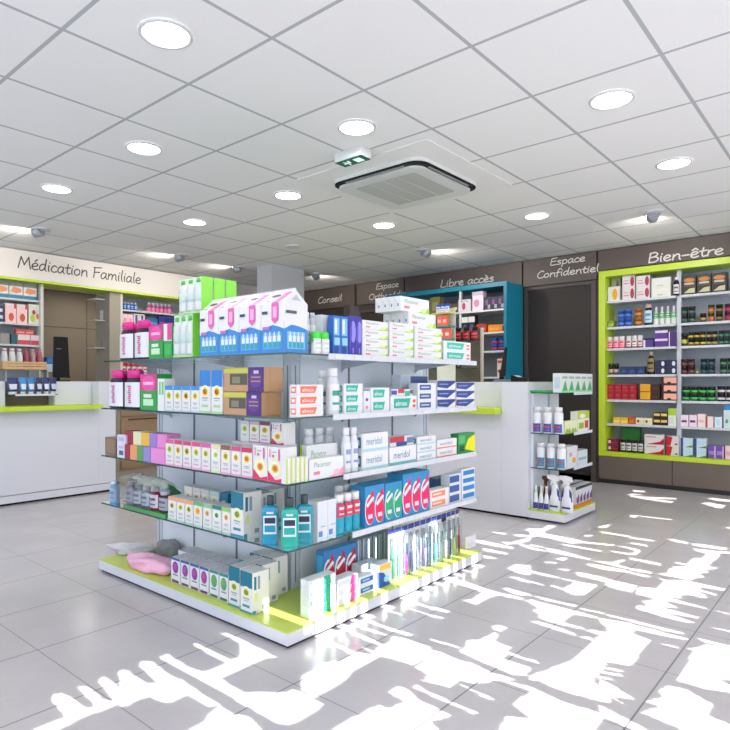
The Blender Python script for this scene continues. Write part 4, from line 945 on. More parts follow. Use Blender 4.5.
row('V', PR, 430, 449, 1, T3, plain('#f2efee', [('r', .08, .2, .8, .8, '#f08a68'), ('r', .14, .45, .6, .6, '#f8e4dc')]), 'toothpaste_carton', 'toothpaste carton', 'white carton with orange panel', 'fourth tier', 'orange-panel cartons on the fourth tier', ytop=489, d=.06, layers=2)
row('V', PR, 449.5, 461, 1, T3, plain('#e8ecf2', [('r', 0, .15, .85, .85, '#3a5a9a')]), 'toothpaste_carton', 'toothpaste carton', 'navy-front carton beside the bright blue pile', 'fourth tier', 'navy-front cartons on the fourth tier', ytop=474, d=.06, layers=3)
row('V', PR, 461.5, 475, 1, T3, plain('#eef2f6', [('r', .1, .2, .95, .8, '#2f7fc4')]), 'toothpaste_carton', 'toothpaste carton', 'bright blue-front carton in the end pile', 'fourth tier', 'bright blue end pile on the fourth tier', ytop=468.5, d=.05, layers=4)
row('V', PR + .07, 438, 462, 2, T3, plain('#4a6a8a', [('r', .1, .1, .9, .9, '#56779a')]), 'blue_carton', 'carton', 'slate blue carton behind the orange-panel ones', 'fourth tier', 'slate blue cartons behind', h=.135, d=.08)
# base board, sunlit side
row('V', PR + .17, 323, 357, 1, ZB, swirl('#a81838', 3, '#2a72b0'), 'toothpaste_carton', 'toothpaste carton', 'blue carton with three dark red loops', 'back of the lime base', ytop=547, d=.05)
row('V', PR + .02, 309, 336, 1, ZB, plain('#eef0f2', [('r', .05, .2, .45, .75, '#8fa0c0'), ('p', [(.5, 0), (.82, 0), (.78, 1), (.55, 1)], '#1fa078'), ('r', .84, .2, .98, .8, '#d8e0e8')], [('r', .2, .1, .8, .9, '#cfd6dc')]), 'toothpaste_carton', 'toothpaste carton', 'white toothpaste carton with green stripe', 'on the lime base', 'green-striped toothpaste pile', h=.040, d=.055, layers=4)
row('V', PR + .02, 337, 358, 1, ZB, plain('#eef0f2', [('r', .05, .2, .55, .7, '#ccd2e2'), ('p', [(.62, 0), (.92, 0), (.96, 1), (.7, 1)], '#df4aa0')]), 'toothpaste_carton', 'toothpaste carton', 'white toothpaste carton with magenta stripe', 'on the lime base', 'magenta-striped toothpaste pile', h=.040, d=.055, layers=3)
row('V', PR + .03, 358.5, 377, 1, ZB, plain('#e8eef4', [('r', .1, .25, .8, .75, '#2a5aa8'), ('r', .2, .4, .6, .6, '#8ac0e8'), ('r', .85, .2, .96, .8, '#e8a86a')]), 'toothpaste_carton', 'toothpaste carton', 'white toothpaste carton with blue panel', 'on the lime base', 'blue-panel toothpaste pair', h=.045, d=.05, layers=2)
row('V', PR + .03, 378, 392, 1, ZB, plain('#e4eaf2', [('p', [(0, 0), (.9, 0), (.4, .6), (0, .7)], '#1f4fa0'), ('e', .6, .3, .2, .14, '#8ac8ea'), ('r', .1, .72, .9, .95, '#f2c23a')]), 'denture_carton', 'carton', 'blue, white and yellow carton standing', 'on the lime base', h=.115, d=.05)
row('V', PR + .10, 360.5, 380, 2, ZB, plain('#bfc9d4', [('r', .1, .5, .9, .9, '#d8dfe8'), ('r', .2, .1, .6, .4, '#8a9ab0')]), 'refill_carton', 'carton', 'grey-blue carton behind the striped piles', 'on the lime base', 'grey-blue cartons on the base', h=.11, d=.06)
for k in range(7):
    row('V', PR + .19 , 357 + k * 5.2, 362 + k * 5.2, 1, ZB, plain('#8f9fac', [('r', .1, 0, .3, 1, '#c2ccd6')], (), 'carton'), 'brush_pack_edge', 'pack', 'slim grey brush pack,', ORD[k] + ' of the back line on the base', 'slim grey packs at the back', h=.205, d=.05, fill=.8)
cols = [('#dfe8e4', '#2f8a5a', '#7ad0a0'), ('#e6ecef', '#8fd0b8', '#c2e6da'), ('#e0e2ee', '#b04a9a', '#6a6ab8'), ('#dfe2ee', '#7a86c0', '#c0c8e8'), ('#eef0f4', '#d8d4e8', '#b8b4da'), ('#dfe6ee', '#9a86c0', '#6a76b0'), ('#dfeaee', '#a8d0d8', '#7ab8c8'),
        ('#d8e8ee', '#6ab0c8', '#c8e4ea'), ('#eef0ee', '#e8e4d0', '#c8c8b8'), ('#2a3030', '#d8dce0', '#8a9aa0'), ('#dfe0ee', '#4a4a9a', '#8a8ac8'), ('#e8ecd0', '#c8d860', '#2a8a5a'), ('#f0d8da', '#d0284a', '#e86a7a')]
x = 392.5
for k, (a, bb, c) in enumerate(cols):
    wd = 6.9 - k * .24
    row('V', PR + .035, x, x + wd - .6, 1, ZB, blister(a, bb, c), 'toothbrush_pack', 'toothbrush', ['green', 'mint', 'purple', 'slate blue', 'lilac-white', 'violet', 'sea-blue', 'sky-blue', 'cream', 'black', 'indigo', 'yellow-green', 'red'][k] + ' toothbrush in blister pack with blue header,', ORD[k] + ' on the base', 'toothbrush packs standing on the base', h=.262, d=.03)
    x += wd
row('V', PR + .06, 466, 476, 1, ZB, plain('#e6e4ee', [('r', .2, .3, .8, .4, '#c8c4d8')]), 'price_card', 'card', 'blank white card standing past the red toothbrush', 'on the base', h=.075, d=.008)

# ================================================================== COUNTER WITH END DISPLAY
CU, CV = 4.553, 1.813
ce = 2.115                                  # the counter's end face
e = empty('service_counter', (CU, ce, 0), 0, 'white service counter with lime writing ledge and glass-shelved end, beyond the gondola', 'counter')
b = MB(); b.box(0, 0, .02, .62, .225, 1.095, M_WHITE); b.box(.10, .225, .02, .62, .26, 1.095, M_WHITE); part('end_block', b, e)
b = MB(); b.box(0, .226, .02, .62, 3.0, .832, M_WHITE); part('body', b, e)
b = MB(); b.box(-.10, .228, .833, .62, 3.0, .88, M_LIME); part('ledge', b, e, 'lime green ledge')
b = MB(); b.box(.16, .262, .881, .62, .62, 1.095, M_WHITE); part('riser', b, e)
b = MB(); b.box(.02, .02, 0, .6, 2.98, .019, M_BLACK); part('kick_plate', b, e, 'black recessed kick plate')
dw = .65
b = MB(); b.box(0, CV - ce, .0195, dw, -.001, .075, M_WHITE); part('display_plinth', b, e)
b = MB(); b.box(.004, CV - ce + .004, .0755, dw - .004, -.002, .084, M_LIME); part('display_base', b, e, 'lime green base board')
b = MB(); b.box(.05, -.024, .085, .33, -.002, 1.0, M_PANEL); part('display_back', b, e)
b = MB(); b.box(.3305, -.03, .085, .36, -.002, 1.0, M_METAL); part('display_post', b, e)
for z in (1.012, .694, .42):
    glass_slab(0, CV - ce + .01, dw - .05, -.026, z, .008, e)
    b = MB(); b.box(.2, CV - ce + .004, z - .02, dw - .055, CV - ce + .0095, z + .002, mat('#d2d6de', .3)); part('price_rail', b, e)
DV = CV + .02
row('V', DV + .03, 561.5, 592.5, 5, 1.0126, plain('#e6eee8', [('r', .1, .72, .9, .84, '#9aa6a4'), ('p', [(.1, .1), (.5, .6), (.6, .6), (.9, .1)], '#4aa060'), ('r', 0, 0, 1, .1, '#8ad09a')], [('r', .2, .2, .8, .8, '#b8c8d8')]), 'herbal_tea_carton', 'carton', 'white and green carton on the counter-end top glass,', 'standing', 'white and green cartons on the counter end', ytop=373.5, d=.07)
row('V', DV + .13, 542, 558, 1, 1.0126, plain('#27a04c', (), ()), 'green_pad', 'tray', 'flat bright green pad on the counter-end top glass', 'by the white cartons', h=.018, d=.10)
can = lambda a: bottle('#eceef2', '#f6f6f8', a, '#c84a5a', neck=.8, flat=.95, caph=.14, label_z=(.05, .4), shoulder=.9)
cant = bottle('#f0f1f4', '#f4f4f6', '#2a4fa8', '#c8384e', neck=.7, flat=1, caph=.16, label_z=(.03, .36), shoulder=.88)
row('U', CU + .02, 530.5, 562.5, 3, .6946, cant, 'spray_can', 'can', 'white spray can with blue foot', 'counter-end middle glass', 'white spray cans at the counter end', ytop=407, d=.07, fill=.78)
row('V', DV + .03, 565, 577, 2, .6946, plain('#e6e8b8', [('p', [(0, 0), (1, 0), (.5, .8)], '#9ab02a'), ('e', .5, .5, .25, .25, '#f4f4e0')]), 'seed_carton', 'carton', 'small lime-print carton', 'counter-end middle glass', 'lime-print cartons at the counter end', ytop=421, d=.05)
row('V', DV + .03, 577.5, 589.5, 1, .6946, plain('#e8ead8', [('r', 0, .6, 1, 1, '#b8c844'), ('e', .4, .75, .25, .12, '#f2f2d8'), ('r', .6, .1, .9, .5, '#c84a3a'), ('r', .1, .1, .5, .4, '#9ab02a')]), 'seed_carton', 'carton', 'taller lime-print carton at the outer end,', 'counter-end middle glass', 'lime-print cartons at the counter end', ytop=411, d=.06)
row('U', CU + .045, 534.5, 565, 3, .4206, bottle('#eef0f4', '#f4f4f6', '#2288a8', '#c8384e', neck=.72, flat=1, caph=.14, label_z=(.03, .4), shoulder=.88), 'spray_can', 'can', 'white spray can with teal foot', 'counter-end lower glass', 'white spray cans at the counter end', ytop=443.5, d=.07, fill=.8)
row('V', DV + .02, 567, 577, 1, .4206, plain('#e9ebef', [('r', .2, .5, .5, .7, '#e09aa8'), ('e', .7, .3, .2, .14, '#e8a84a')]), 'white_carton', 'carton', 'white carton with pink and orange marks', 'counter-end lower glass', ytop=446, d=.07)
row('V', DV + .02, 577.5, 587.5, 1, .4206, plain('#e2e8ec', [('r', .1, .3, .9, .5, '#7ab0b8')]), 'white_carton', 'carton', 'white carton with teal line', 'counter-end lower glass', ytop=450, d=.07)
row('V', DV + .11, 560, 578, 1, .4206, plain('#d8dde2', ()), 'white_carton', 'carton', 'plain grey-white carton behind', 'counter-end lower glass', h=.135, d=.07)
row('U', CU + .02, 532, 548, 3, .0845, bottle('#f0f1f5', '#f4f4f6', '#2a2f7a', '#4a4a9a', neck=.3, flat=.9, caph=.25, label_z=(.05, .3), shoulder=.45), 'lotion_bottle', 'bottle', 'slim white bottle with navy foot', 'counter-end lime base', 'slim white bottles at the counter end', h=.19, d=.05)
row('U', CU + .10, 536.5, 541, 1, .0845, bottle('#2f8a4a', '#2a7a40', neck=.5), 'lotion_bottle', 'bottle', 'small dark green bottle behind the white ones', 'counter-end base', h=.17, d=.035)
row('U', CU + .105, 542, 548, 1, .0845, spray('#6a3a2a', '#5a2e22', '#5a2e22'), 'spray_bottle', 'spray bottle', 'brown trigger spray bottle', 'counter-end base', h=.26, d=.04)
row('U', CU + .025, 547, 571.5, 2, .0845, spray('#eceef4', '#26307e', '#f4f4f8'), 'spray_bottle', 'spray bottle', 'white trigger spray bottle with navy sides', 'counter-end lime base', 'large white spray bottles', h=.285, d=.08)
row('V', DV + .0, 574.5, 593, 1, .0845, plain('#d8742a', (), ()), 'display_tray', 'tray', 'low orange tray under upright white packs', 'counter-end lime base', h=.02, d=.20)
for D in range(2):
    row('V', DV + .015 + D * .09, 575.5 - D * 7, 592 - D * 9, 5, .1051, plain('#eeeff2', [('p', [(.5, 0), (1, .1), (1, .6), (.3, .3)], '#2f3a8a'), ('r', 0, .84, 1, 1, '#2a2440'), ('r', .1, .1, .4, .4, '#d8a08a')]), 'tissue_pack', 'pack', 'upright white pack with navy flash,', ['front', 'rear'][D] + ' line of the orange tray', 'white packs in the orange tray', h=.14, d=.07)
# things standing on the counter
e = empty('cash_register_screen', (CU + .40, ce + .42, 1.0955), .5, 'black monitor turned sideways on a grey foot on the white counter', 'monitor')
b = MB(); b.prism([(-.02, .05), (.03, .045), (-.015, .30), (-.035, .30)], 'x', -.14, .10, M_BLACK); part('screen', b, e)
b = MB(); b.box(-.06, -.07, 0, .08, .08, .022, mat('#7d8086', .4)); b.box(-.01, -.01, .022, .012, .03, .10, M_BLACK); part('stand', b, e)
e = empty('card_terminal', (CU + .3, ce + .22, 1.0955), -.4, 'small black card terminal with pale screen on the white counter', 'payment terminal')
b = MB(); b.prism([(-.06, 0), (.06, 0), (.06, .06), (-.06, .03)], 'x', -.035, .035, M_BLACK); part('body', b, e)
b = MB(); b.poly([(-.025, -.02, .0415), (.025, -.02, .0415), (.025, .03, .054), (-.025, .03, .054)], mat('#c9ccd2', .3)); part('display', b, e)
# taupe display stand on the counter, seen past the end of the gondola
RU = 5.05
va, vb = onU(482.5, 0, RU)[1], 3.62
e = empty('counter_display_stand', (RU, vb, .8805), 0, 'tall taupe display panel with pale edge standing on the lime ledge', 'display stand')
hz = 1.60 - .8805
b = MB(); b.box(0, va - vb + .02, 0, .02, .22, hz, M_TAUPE2); part('back_panel', b, e)
b = MB(); b.box(-.004, va - vb, 0, .024, va - vb + .019, hz, mat('#cfc6ba', .4)); part('edge_strip', b, e)
zs_ = onU(455, 341.5, RU - .2)[2]; zs2 = onU(455, 368, RU - .2)[2]
for z in (zs_, zs2):
    glass_slab(-.27, va - vb + .04, -.001, .2, z - .8805, .006, e)
Lr = onU(453, 0, RU - .2)[1]
row('U', RU - .2, 453, 478, 3, zs_ + .0005, bottle('#2a0d12', '#1a1214', '#8a1220', '#e05a5a', neck=.5, flat=.8), 'syrup_bottle', 'bottle', 'dark bottle with red label on the taupe stand', 'behind the gondola', 'dark red-label bottles on the taupe stand', ytop=327, d=.05)
row('U', RU - .24, 443, 460, 5, zs2 + .0005, plain('#2a2a30', [('r', .2, .5, .8, 1, '#f4f4f6')]), 'pill_tube', 'tube', 'tiny white-topped dark tube on the taupe stand', 'lower glass', 'white-topped tubes on the taupe stand', h=.03, d=.03, fill=.8)

# ================================================================== WELLNESS CABINET (lime)
e = empty('wall_shelving_lime', (WU, lc0, 0), 0, 'lime-framed wellness shelving cabinet set in the taupe wall', 'shelving cabinet')
LW = lc1 - lc0; FT = .070; D_ = .30
b = MB()
b.box(-.02, LW - FT, .30, D_, LW - .003, 2.295, M_LIME); b.box(-.02, .003, .30, D_, FT, 2.295, M_LIME)
b.box(-.02, FT, 2.23, D_, LW - FT, 2.295, M_LIME); b.box(-.02, FT, .30, D_, LW - FT, .345, M_LIME)
part('lime_frame', b, e)
b = MB(); b.box(D_ - .02, FT, .346, D_, LW - FT, 2.229, M_GREYBACK); part('back_board', b, e)
b = MB(); b.box(-.012, .003, .05, .30, LW - .003, .299, M_TAUPE2)
pv = onU(672.5, 0, WU)[1] - lc0
for v in (pv, pv - 1.0): b.box(-.0135, v - .003, .05, -.012, v + .003, .299, M_BLACK)
part('base_cupboard', b, e, 'taupe base cupboard')
b = MB(); b.box(.03, .003, 0, .28, LW - .003, .049, mat('#3a3432', .5)); part('kick_plate', b, e)
PX = .10
post = onU(679.5, 0, WU + PX)[1] - lc0
b = MB(); b.box(PX - .02, post - .02, .346, PX + .02, post + .02, 2.229, mat('#c9ccd3', .3)); part('upright', b, e)
lev = [onU(640, y, WU + .04)[2] for y in (298.5, 325.5, 347.5, 374.5, 400)] + [onU(640, 424.5, WU + .04)[2]]
for i, z in enumerate(lev):
    for (va_, vb_) in ((post + .022, LW - FT - .002), (post - 1.2, post - .022)):
        b = MB(); b.box(.035, va_, z - .024, D_ - .021, vb_, z, mat('#dde0e6', .3)); part('shelf', b, e)
PW = WU + .05
zl = [z + .0006 for z in lev]; zb = .346
def lr(x0, x1, n, L, mk, name, cat, desc, yt, layers=1, d=.07, yb=None, grp=None, where=None, fill=.95, pl=None):
    z = zl[L] if L < 6 else zb
    wh = where or ['lime cabinet top shelf', 'lime cabinet second shelf', 'lime cabinet third shelf', 'lime cabinet fourth shelf', 'lime cabinet fifth shelf', 'lime cabinet sixth shelf', 'lime cabinet floor'][L]
    wh = 'on ' + wh
    ybs = [298.5, 325.5, 347.5, 374.5, 400, 424.5, 452][L]
    # heights are measured against the shelf line at the same place
    pl = pl or PW
    xm = (x0 + x1) / 2
    ztop = onU(xm, yt, pl)[2]
    h = max(.02, (ztop - z) / layers)
    row('U', pl, x0, x1, n, z, mk, name, cat, desc, wh, grp or (desc + ' row in the lime cabinet'), h=h, d=d, layers=layers, fill=fill)
def face(bg, *p): return plain(bg, list(p))
lr(607.5, 620, 1, 0, face('#f0eeea', ('e', .6, .45, .22, .4, '#e8a81a'), ('r', .1, .2, .35, .8, '#d8dcd8')), 'vitamin_carton', 'carton', 'white carton with yellow fruit', 286.5)
lr(611, 620.5, 1, 0, face('#9aa88a', ('e', .7, .5, .2, .4, '#8a5a2a')), 'vitamin_carton', 'carton', 'sage carton behind the yellow-fruit one', 277.5, pl=PW + .09)
for j, (xa, xb) in enumerate(((622, 635), (636, 650))):
    lr(xa, xb, 1, 0, face('#f2e9ec', ('e', .8, .5, .16, .42, '#a8284a'), ('r', .1, .3, .55, .4, '#d88a9a'), ('r', .1, .55, .5, .6, '#8a8a9a')), 'vitamin_carton', 'carton', ['white and crimson carton beside the yellow-fruit one,', 'white and crimson carton beside the large white one,'][j], 275.5, 2, grp='white and crimson cartons')
lr(651, 671, 1, 0, face('#f2f3ec', ('r', .3, .18, .6, .25, '#9aa84a'), ('r', .1, .6, .8, .64, '#dfe3d8')), 'vitamin_carton', 'carton', 'large plain white carton', 277.5, 2, grp='large white cartons')
dark_b = bottle('#1f1a1c', '#e8e4e4', '#eceaea', '#5a5a5a', neck=.45, flat=.9, caph=.16, label_z=(.1, .6))
lr(672.5, 679, 1, 0, dark_b, 'syrup_bottle', 'bottle', 'dark bottle with white label', 276.5, d=.06)
canis = plain('#17130f', [('e', .5, .76, .4, .12, '#c07820'), ('r', .15, .52, .85, .62, '#b8c0b8'), ('r', .1, .42, .9, .48, '#6a3a1a'), ('p', [(.1, .08), (.9, .08), (.9, .34), (.5, .3)], '#c8c49a')])
lr(682, 727, 3, 0, canis, 'protein_canister', 'canister', 'large black canister with orange oval', 274, d=.10)
lr(607.5, 614, 1, 1, face('#7a9a3a', ('r', .1, .2, .9, .6, '#a8c04a')), 'ointment_tin', 'tin', 'small olive-green pack', 321)
lr(617, 631, 2, 1, jar('#24489a', '#2f5cb8', '#5a86d8'), 'vitamin_tin', 'tin', 'blue tin', 309.5, 2)
lr(632.5, 643, 1, 1, jar('#8a4a1c', '#b06a2a', '#d8954a'), 'vitamin_tin', 'tin', 'amber-brown tin', 308, 2)
lr(643.5, 652, 1, 1, bottle('#1e1a1c', '#d8a8a8', '#b8d4e2', '#5a8ab0', neck=.6, flat=.9), 'syrup_bottle', 'bottle', 'dark bottle with pale blue label', 304, d=.06)
lr(652.5, 676, 4, 1, bottle('#f0f4ee', '#f6f8f4', '#2fa04a', '#f0f4ee', neck=.3, flat=.9, caph=.25, label_z=(.35, .62), shoulder=.5), 'lotion_bottle', 'bottle', 'white bottle with green band', 306)
lr(680, 695, 2, 1, jar('#22302c', '#1c1a20', '#4a6a5a'), 'cream_jar', 'jar', 'black-green jar', 306.5, 2)
lr(699, 706, 1, 1, jar('#1c1a18', '#1a1816', '#b8945a'), 'cream_jar', 'jar', 'small black jar with tan band', 313)
lr(707, 714, 1, 1, jar('#9a5a2a', '#2a1a14', '#c8843a'), 'cream_jar', 'jar', 'copper-brown jar', 304.5, 2)
lr(715, 722.5, 1, 1, jar('#2a2018', '#1a1410', '#8a7a3a'), 'cream_jar', 'jar', 'black jar with olive band', 304, 2)
lr(723.5, 733, 1, 1, jar('#8a1c3a', '#141014', '#b83a5a'), 'cream_jar', 'jar', 'wine-red jar', 303.5, 2)
lr(606.5, 624.5, 3, 2, bottle('#e8486a', '#f6eef0', '#f2a8b8', '#d83a5a', neck=.8, flat=.9, caph=.5), 'nail_polish', 'bottle', 'coral-pink bottle with white cap', 336.5, d=.05)
lr(625.5, 642.5, 3, 2, bottle('#8a2a3a', '#f2f0ee', '#e8dcdc', '#8a2a3a', neck=.8, flat=.9, caph=.55), 'nail_polish', 'bottle', 'dark red bottle with white cap', 335.5, d=.05)
lr(643, 653.5, 1, 2, face('#4a3a8a', ('r', 0, 0, .2, 1, '#e8d8ea'), ('r', 0, .8, 1, 1, '#2a1c4a')), 'violet_carton', 'carton', 'indigo carton with pale spine', 338)
lr(654.5, 668, 1, 2, face('#5a2c8a', ('r', 0, .72, 1, 1, '#e0d0ec')), 'violet_carton', 'carton', 'violet carton with pale top', 330.5, 2)
lr(668.5, 676.5, 1, 2, face('#46206e', ('r', 0, 0, .15, 1, '#d8c8e8')), 'violet_carton', 'carton', 'upright deep violet carton', 331.5)
lr(680.5, 687, 1, 2, jar('#2a2a1a', '#1a1a14', '#c8c84a'), 'cream_jar', 'jar', 'black jar with yellow-green band', 333)
lr(687.5, 705, 3, 2, jar('#1c1418', '#141014', '#c8b83a'), 'cream_jar', 'jar', 'black jar with yellow band', 331.5, 2, grp='black jars with yellow bands')
lr(705.5, 717, 2, 2, jar('#221a18', '#141010', '#b8a86a'), 'cream_jar', 'jar', 'black jar with straw band', 331, 2)
lr(717.5, 735, 3, 2, jar('#12302a', '#10201c', '#4a8a6a'), 'cream_jar', 'jar', 'dark green jar', 330, 2)
lr(607.5, 618, 2, 3, jar('#6a4a3a', '#1a1614', '#c8b8a8', lidh=.5), 'cream_jar', 'jar', 'low brown jar with black lid', 363.5)
lr(619.5, 645, 3, 3, plain('#1f3566', [('p', [(.1, .2), (.5, .7), (.9, .3)], '#3a5690')]), 'blue_pouch', 'pouch', 'low dark blue pouch', 366.5)
lr(646, 654.5, 1, 3, bottle('#16130f', '#c8b08a', '#8a7a4a', '#1a1a1a', flat=.9), 'syrup_bottle', 'bottle', 'black bottle with gold label', 351.5, d=.06)
lr(655, 676.5, 2, 3, face('#1f2148', ('e', .75, .5, .16, .34, '#eceef4')), 'navy_carton', 'carton', 'navy carton with white dot', 360, 2)
lr(680, 694.5, 2, 3, jar('#3a1c24', '#241018', '#7a4a4a'), 'cream_jar', 'jar', 'maroon-black jar', 359, 2)
lr(694.8, 698.5, 1, 3, jar('#7a7a4a', '#8a8a5a', '#c8c87a'), 'cream_jar', 'jar', 'tiny olive jar', 369)
lr(699.5, 714.5, 2, 3, jar('#10303c', '#0c2028', '#3a5a6a'), 'cream_jar', 'jar', 'petrol-blue jar', 358.5, 2)
lr(719, 735, 2, 3, jar('#14342c', '#101c1a', '#5a8a6a'), 'cream_jar', 'jar', 'bottle-green jar', 358, 2)
lr(607, 636.5, 4, 4, face('#a01828', ('r', .1, .1, .9, .22, '#c8343c'), ('r', .2, .4, .7, .7, '#c03a48')), 'red_carton', 'carton', 'deep red carton', 384, 2)
lr(640, 650.5, 1, 4, face('#e8a41a', ('r', 0, 0, 1, .1, '#6a4a1a')), 'amber_carton', 'carton', 'amber-yellow carton', 384, 2)
lr(651, 660, 1, 4, face('#3a1c1a', ('r', .1, .3, .9, .5, '#5a2c2a')), 'dark_carton', 'carton', 'dark brown carton', 384, 2)
lr(661, 677, 1, 4, face('#3a1418', ('r', .16, .12, 1, .85, '#f2b09a'), ('e', .5, .16, .14, .14, '#3a1418')), 'peach_carton', 'carton', 'peach and black carton', 376, 3)
lr(681.5, 715, 4, 4, jar('#1a5a2a', '#101410', '#4ac05a', lidh=.45), 'cream_jar', 'jar', 'black and bright green jar', 386.5, 2)
lr(716.5, 734, 2, 4, jar('#181416', '#101012', '#d8d4d4'), 'cream_jar', 'jar', 'black jar with white band', 386, 2)
lr(613, 628, 2, 5, face('#f0c02a', ('r', .1, .2, .9, .5, '#f4e48a')), 'yellow_carton', 'carton', 'low yellow carton', 417.5)
lr(628.5, 635, 1, 5, face('#c85a1a', ('r', .1, .2, .9, .5, '#e07a2a')), 'yellow_carton', 'carton', 'low orange carton', 417)
lr(635.5, 652.5, 2, 5, face('#ece0b8', ('e', .3, .5, .14, .25, '#8a3a1a'), ('r', 0, .7, 1, .9, '#f4f0d8')), 'yellow_carton', 'carton', 'low cream carton', 418)
lr(653.5, 667.5, 2, 5, face('#2a1c10', ('r', .05, .45, .95, .85, '#e8c868')), 'yellow_carton', 'carton', 'black and gold carton', 412.5, 2)
lr(668, 676, 1, 5, face('#e4ecd8', ('r', 0, .6, 1, 1, '#b0cc2a'), ('r', .1, .1, .7, .5, '#e8eef0')), 'lime_carton', 'carton', 'tall lime-topped carton', 408.5)
for j, (xa, xb) in enumerate(((680.5, 688.5), (689, 697), (697.5, 705.5))):
    lr(xa, xb, 1, 5, face('#f0dcea' if j < 2 else '#f4e0dc', ('r', .1, .35, .8, .55, '#5a2a7a' if j < 2 else '#e8b8b0')), 'pink_carton', 'carton', ['pale pink carton beside the post', 'pale pink carton with violet word', 'blush carton beside the orange-edged one'][j], 415 - (j == 2))
lr(706.5, 713.5, 1, 5, face('#f4e0dc', ('r', 0, 0, .15, 1, '#e8683a')), 'pink_carton', 'carton', 'white carton with orange edge', 416.5)
lr(714.5, 722, 1, 5, face('#dcecf6', ('r', .2, .2, .7, .8, '#c4def0')), 'pink_carton', 'carton', 'pale blue carton', 417)
lr(723.5, 734, 1, 5, face('#e2f0f4', ('r', 0, .8, 1, 1, '#2a86c4'), ('e', .3, .3, .15, .1, '#4aa86a')), 'blue_white_carton', 'carton', 'tall white carton with blue top', 405.5)
lr(607.5, 618.5, 1, 6, face('#7a1c34', ('r', .05, .3, .3, .8, '#e8c8d0'), ('r', .4, .4, .9, .5, '#b04a60')), 'burgundy_carton', 'carton', 'burgundy carton', 439, 2)
lr(619.5, 643, 4, 6, bottle('#20181a', '#181214', '#e4e0e0', '#5a5a5a', neck=.8, flat=.9, caph=.12, label_z=(.15, .75)), 'pill_bottle', 'bottle', 'black pill bottle with white label', 440, d=.06)
row('U', PW + .085, 622, 640, 1, zb, face('#2f7a34', ('r', .1, .3, .9, .4, '#6aa84a')), 'green_carton', 'carton', 'green carton behind the pill bottles', 'on floor of lime cabinet', h=onU(631, 427.5, PW + .085)[2] - zb, d=.08)
lr(644, 664.5, 1, 6, face('#f0e8ea', ('p', [(.1, 0), (1, 0), (1, .7), (.8, .3)], '#b81c30'), ('r', .1, .7, .6, .8, '#c88a94')), 'red_white_carton', 'carton', 'long white and red carton', 434.5, 2)
lr(666, 679, 1, 6, face('#f0e6e4', ('p', [(0, 0), (.35, 0), (.5, .9), (0, 1)], '#c0202f'), ('r', .7, .1, .9, .25, '#4a4a2a')), 'red_white_carton', 'carton', 'short white and red carton', 436, 2)
lr(680.5, 693, 1, 6, face('#e4eef6', ('r', 0, 0, .2, 1, '#1f4f90'), ('e', .6, .6, .36, .3, '#b8d8f0'), ('p', [(.3, 0), (1, 0), (1, .25)], '#4a8a3a')), 'blue_white_carton', 'carton', 'white and blue carton beside the post', 438, 2)
lr(694, 706.5, 1, 6, face('#e4eef6', ('r', 0, 0, .2, 1, '#1f4f90'), ('e', .6, .6, .36, .3, '#b8d8f0'), ('p', [(.3, 0), (1, 0), (1, .25)], '#4a8a3a')), 'blue_white_carton', 'carton', 'white and blue carton beside the violet boxes', 438.5, 2)
lr(708, 724, 2, 6, face('#6a4aa8', ('r', .1, .3, .9, .6, '#9a84cc'), ('r', .8, 0, 1, 1, '#d8a8d8')), 'violet_carton', 'carton', 'lavender-violet carton', 446)
lr(725, 735, 1, 6, face('#f0d0d4', ('r', .1, .3, .6, .6, '#e8a8b0')), 'pink_carton', 'carton', 'rose-pink carton', 446)

# ================================================================== TEAL CABINET
TU, TV0, TV1 = 6.3, 3.18, 4.90
e = empty('wall_shelving_teal', (TU, TV0, 0), 0, 'teal self-service shelving cabinet against the taupe wall behind the counter', 'shelving cabinet')
ztop = 2.235; W_ = TV1 - TV0; dd = WU - .035 - TU
b = MB(); b.box(0, 0, 0, dd, .035, ztop, M_TEAL); b.box(0, W_ - .035, 0, dd, W_, ztop, M_TEAL); b.box(0, .035, ztop - .05, dd, W_ - .035, ztop, M_TEAL); part('teal_frame', b, e)
b = MB(); b.box(dd - .02, .036, 0, dd - .001, W_ - .036, ztop - .051, mat('#7c7f80', .5)); part('back_board', b, e)
pv = onU(461, 0, TU + .05)[1] - TV0
b = MB(); b.box(.03, pv - .012, 0, .06, pv + .012, ztop - .051, mat('#d6dade', .3)); part('upright', b, e)
tl = [onU(485, y, TU + .03)[2] for y in (310, 332.5, 351)]
tl2 = tl + [tl[2] - .30, tl[2] - .6]
for z in tl2:
    b = MB(); b.box(.02, .036, z - .02, dd - .021, pv - .014, z, mat('#dcdfe3', .3)); part('shelf', b, e)
    b = MB(); b.box(.02, pv + .014, z - .02, dd - .021, W_ - .036, z, mat('#dcdfe3', .3)); part('shelf', b, e)
PT = TU + .045
def tr(x0, x1, n, L, mk, name, cat, desc, yt, layers=1, d=.08, fill=.94):
    z = tl2[L] + .0006
    row('U', PT, x0, x1, n, z, mk, name, cat, desc, ['on top shelf of teal cabinet', 'on second shelf of teal cabinet', 'on third shelf of teal cabinet', 'on low shelf of teal cabinet'][L], desc + ' row in the teal cabinet', h=max(.02, (onU((x0 + x1) / 2, yt, PT)[2] - z) / layers), d=d, layers=layers, fill=fill)
tr(458, 471, 1, 0, face('#ece4ee', ('e', .45, .45, .14, .3, '#c83a7a'), ('r', .1, .8, .8, .9, '#b8a8c8')), 'pink_carton', 'carton', 'wide white carton with pink mark', 299.5)
tr(472, 483.5, 1, 0, face('#ecdce8', ('e', .4, .4, .25, .2, '#d890b0'), ('r', 0, .8, 1, 1, '#c8b8c8')), 'pink_carton', 'carton', 'tall pale pink carton', 291.5)
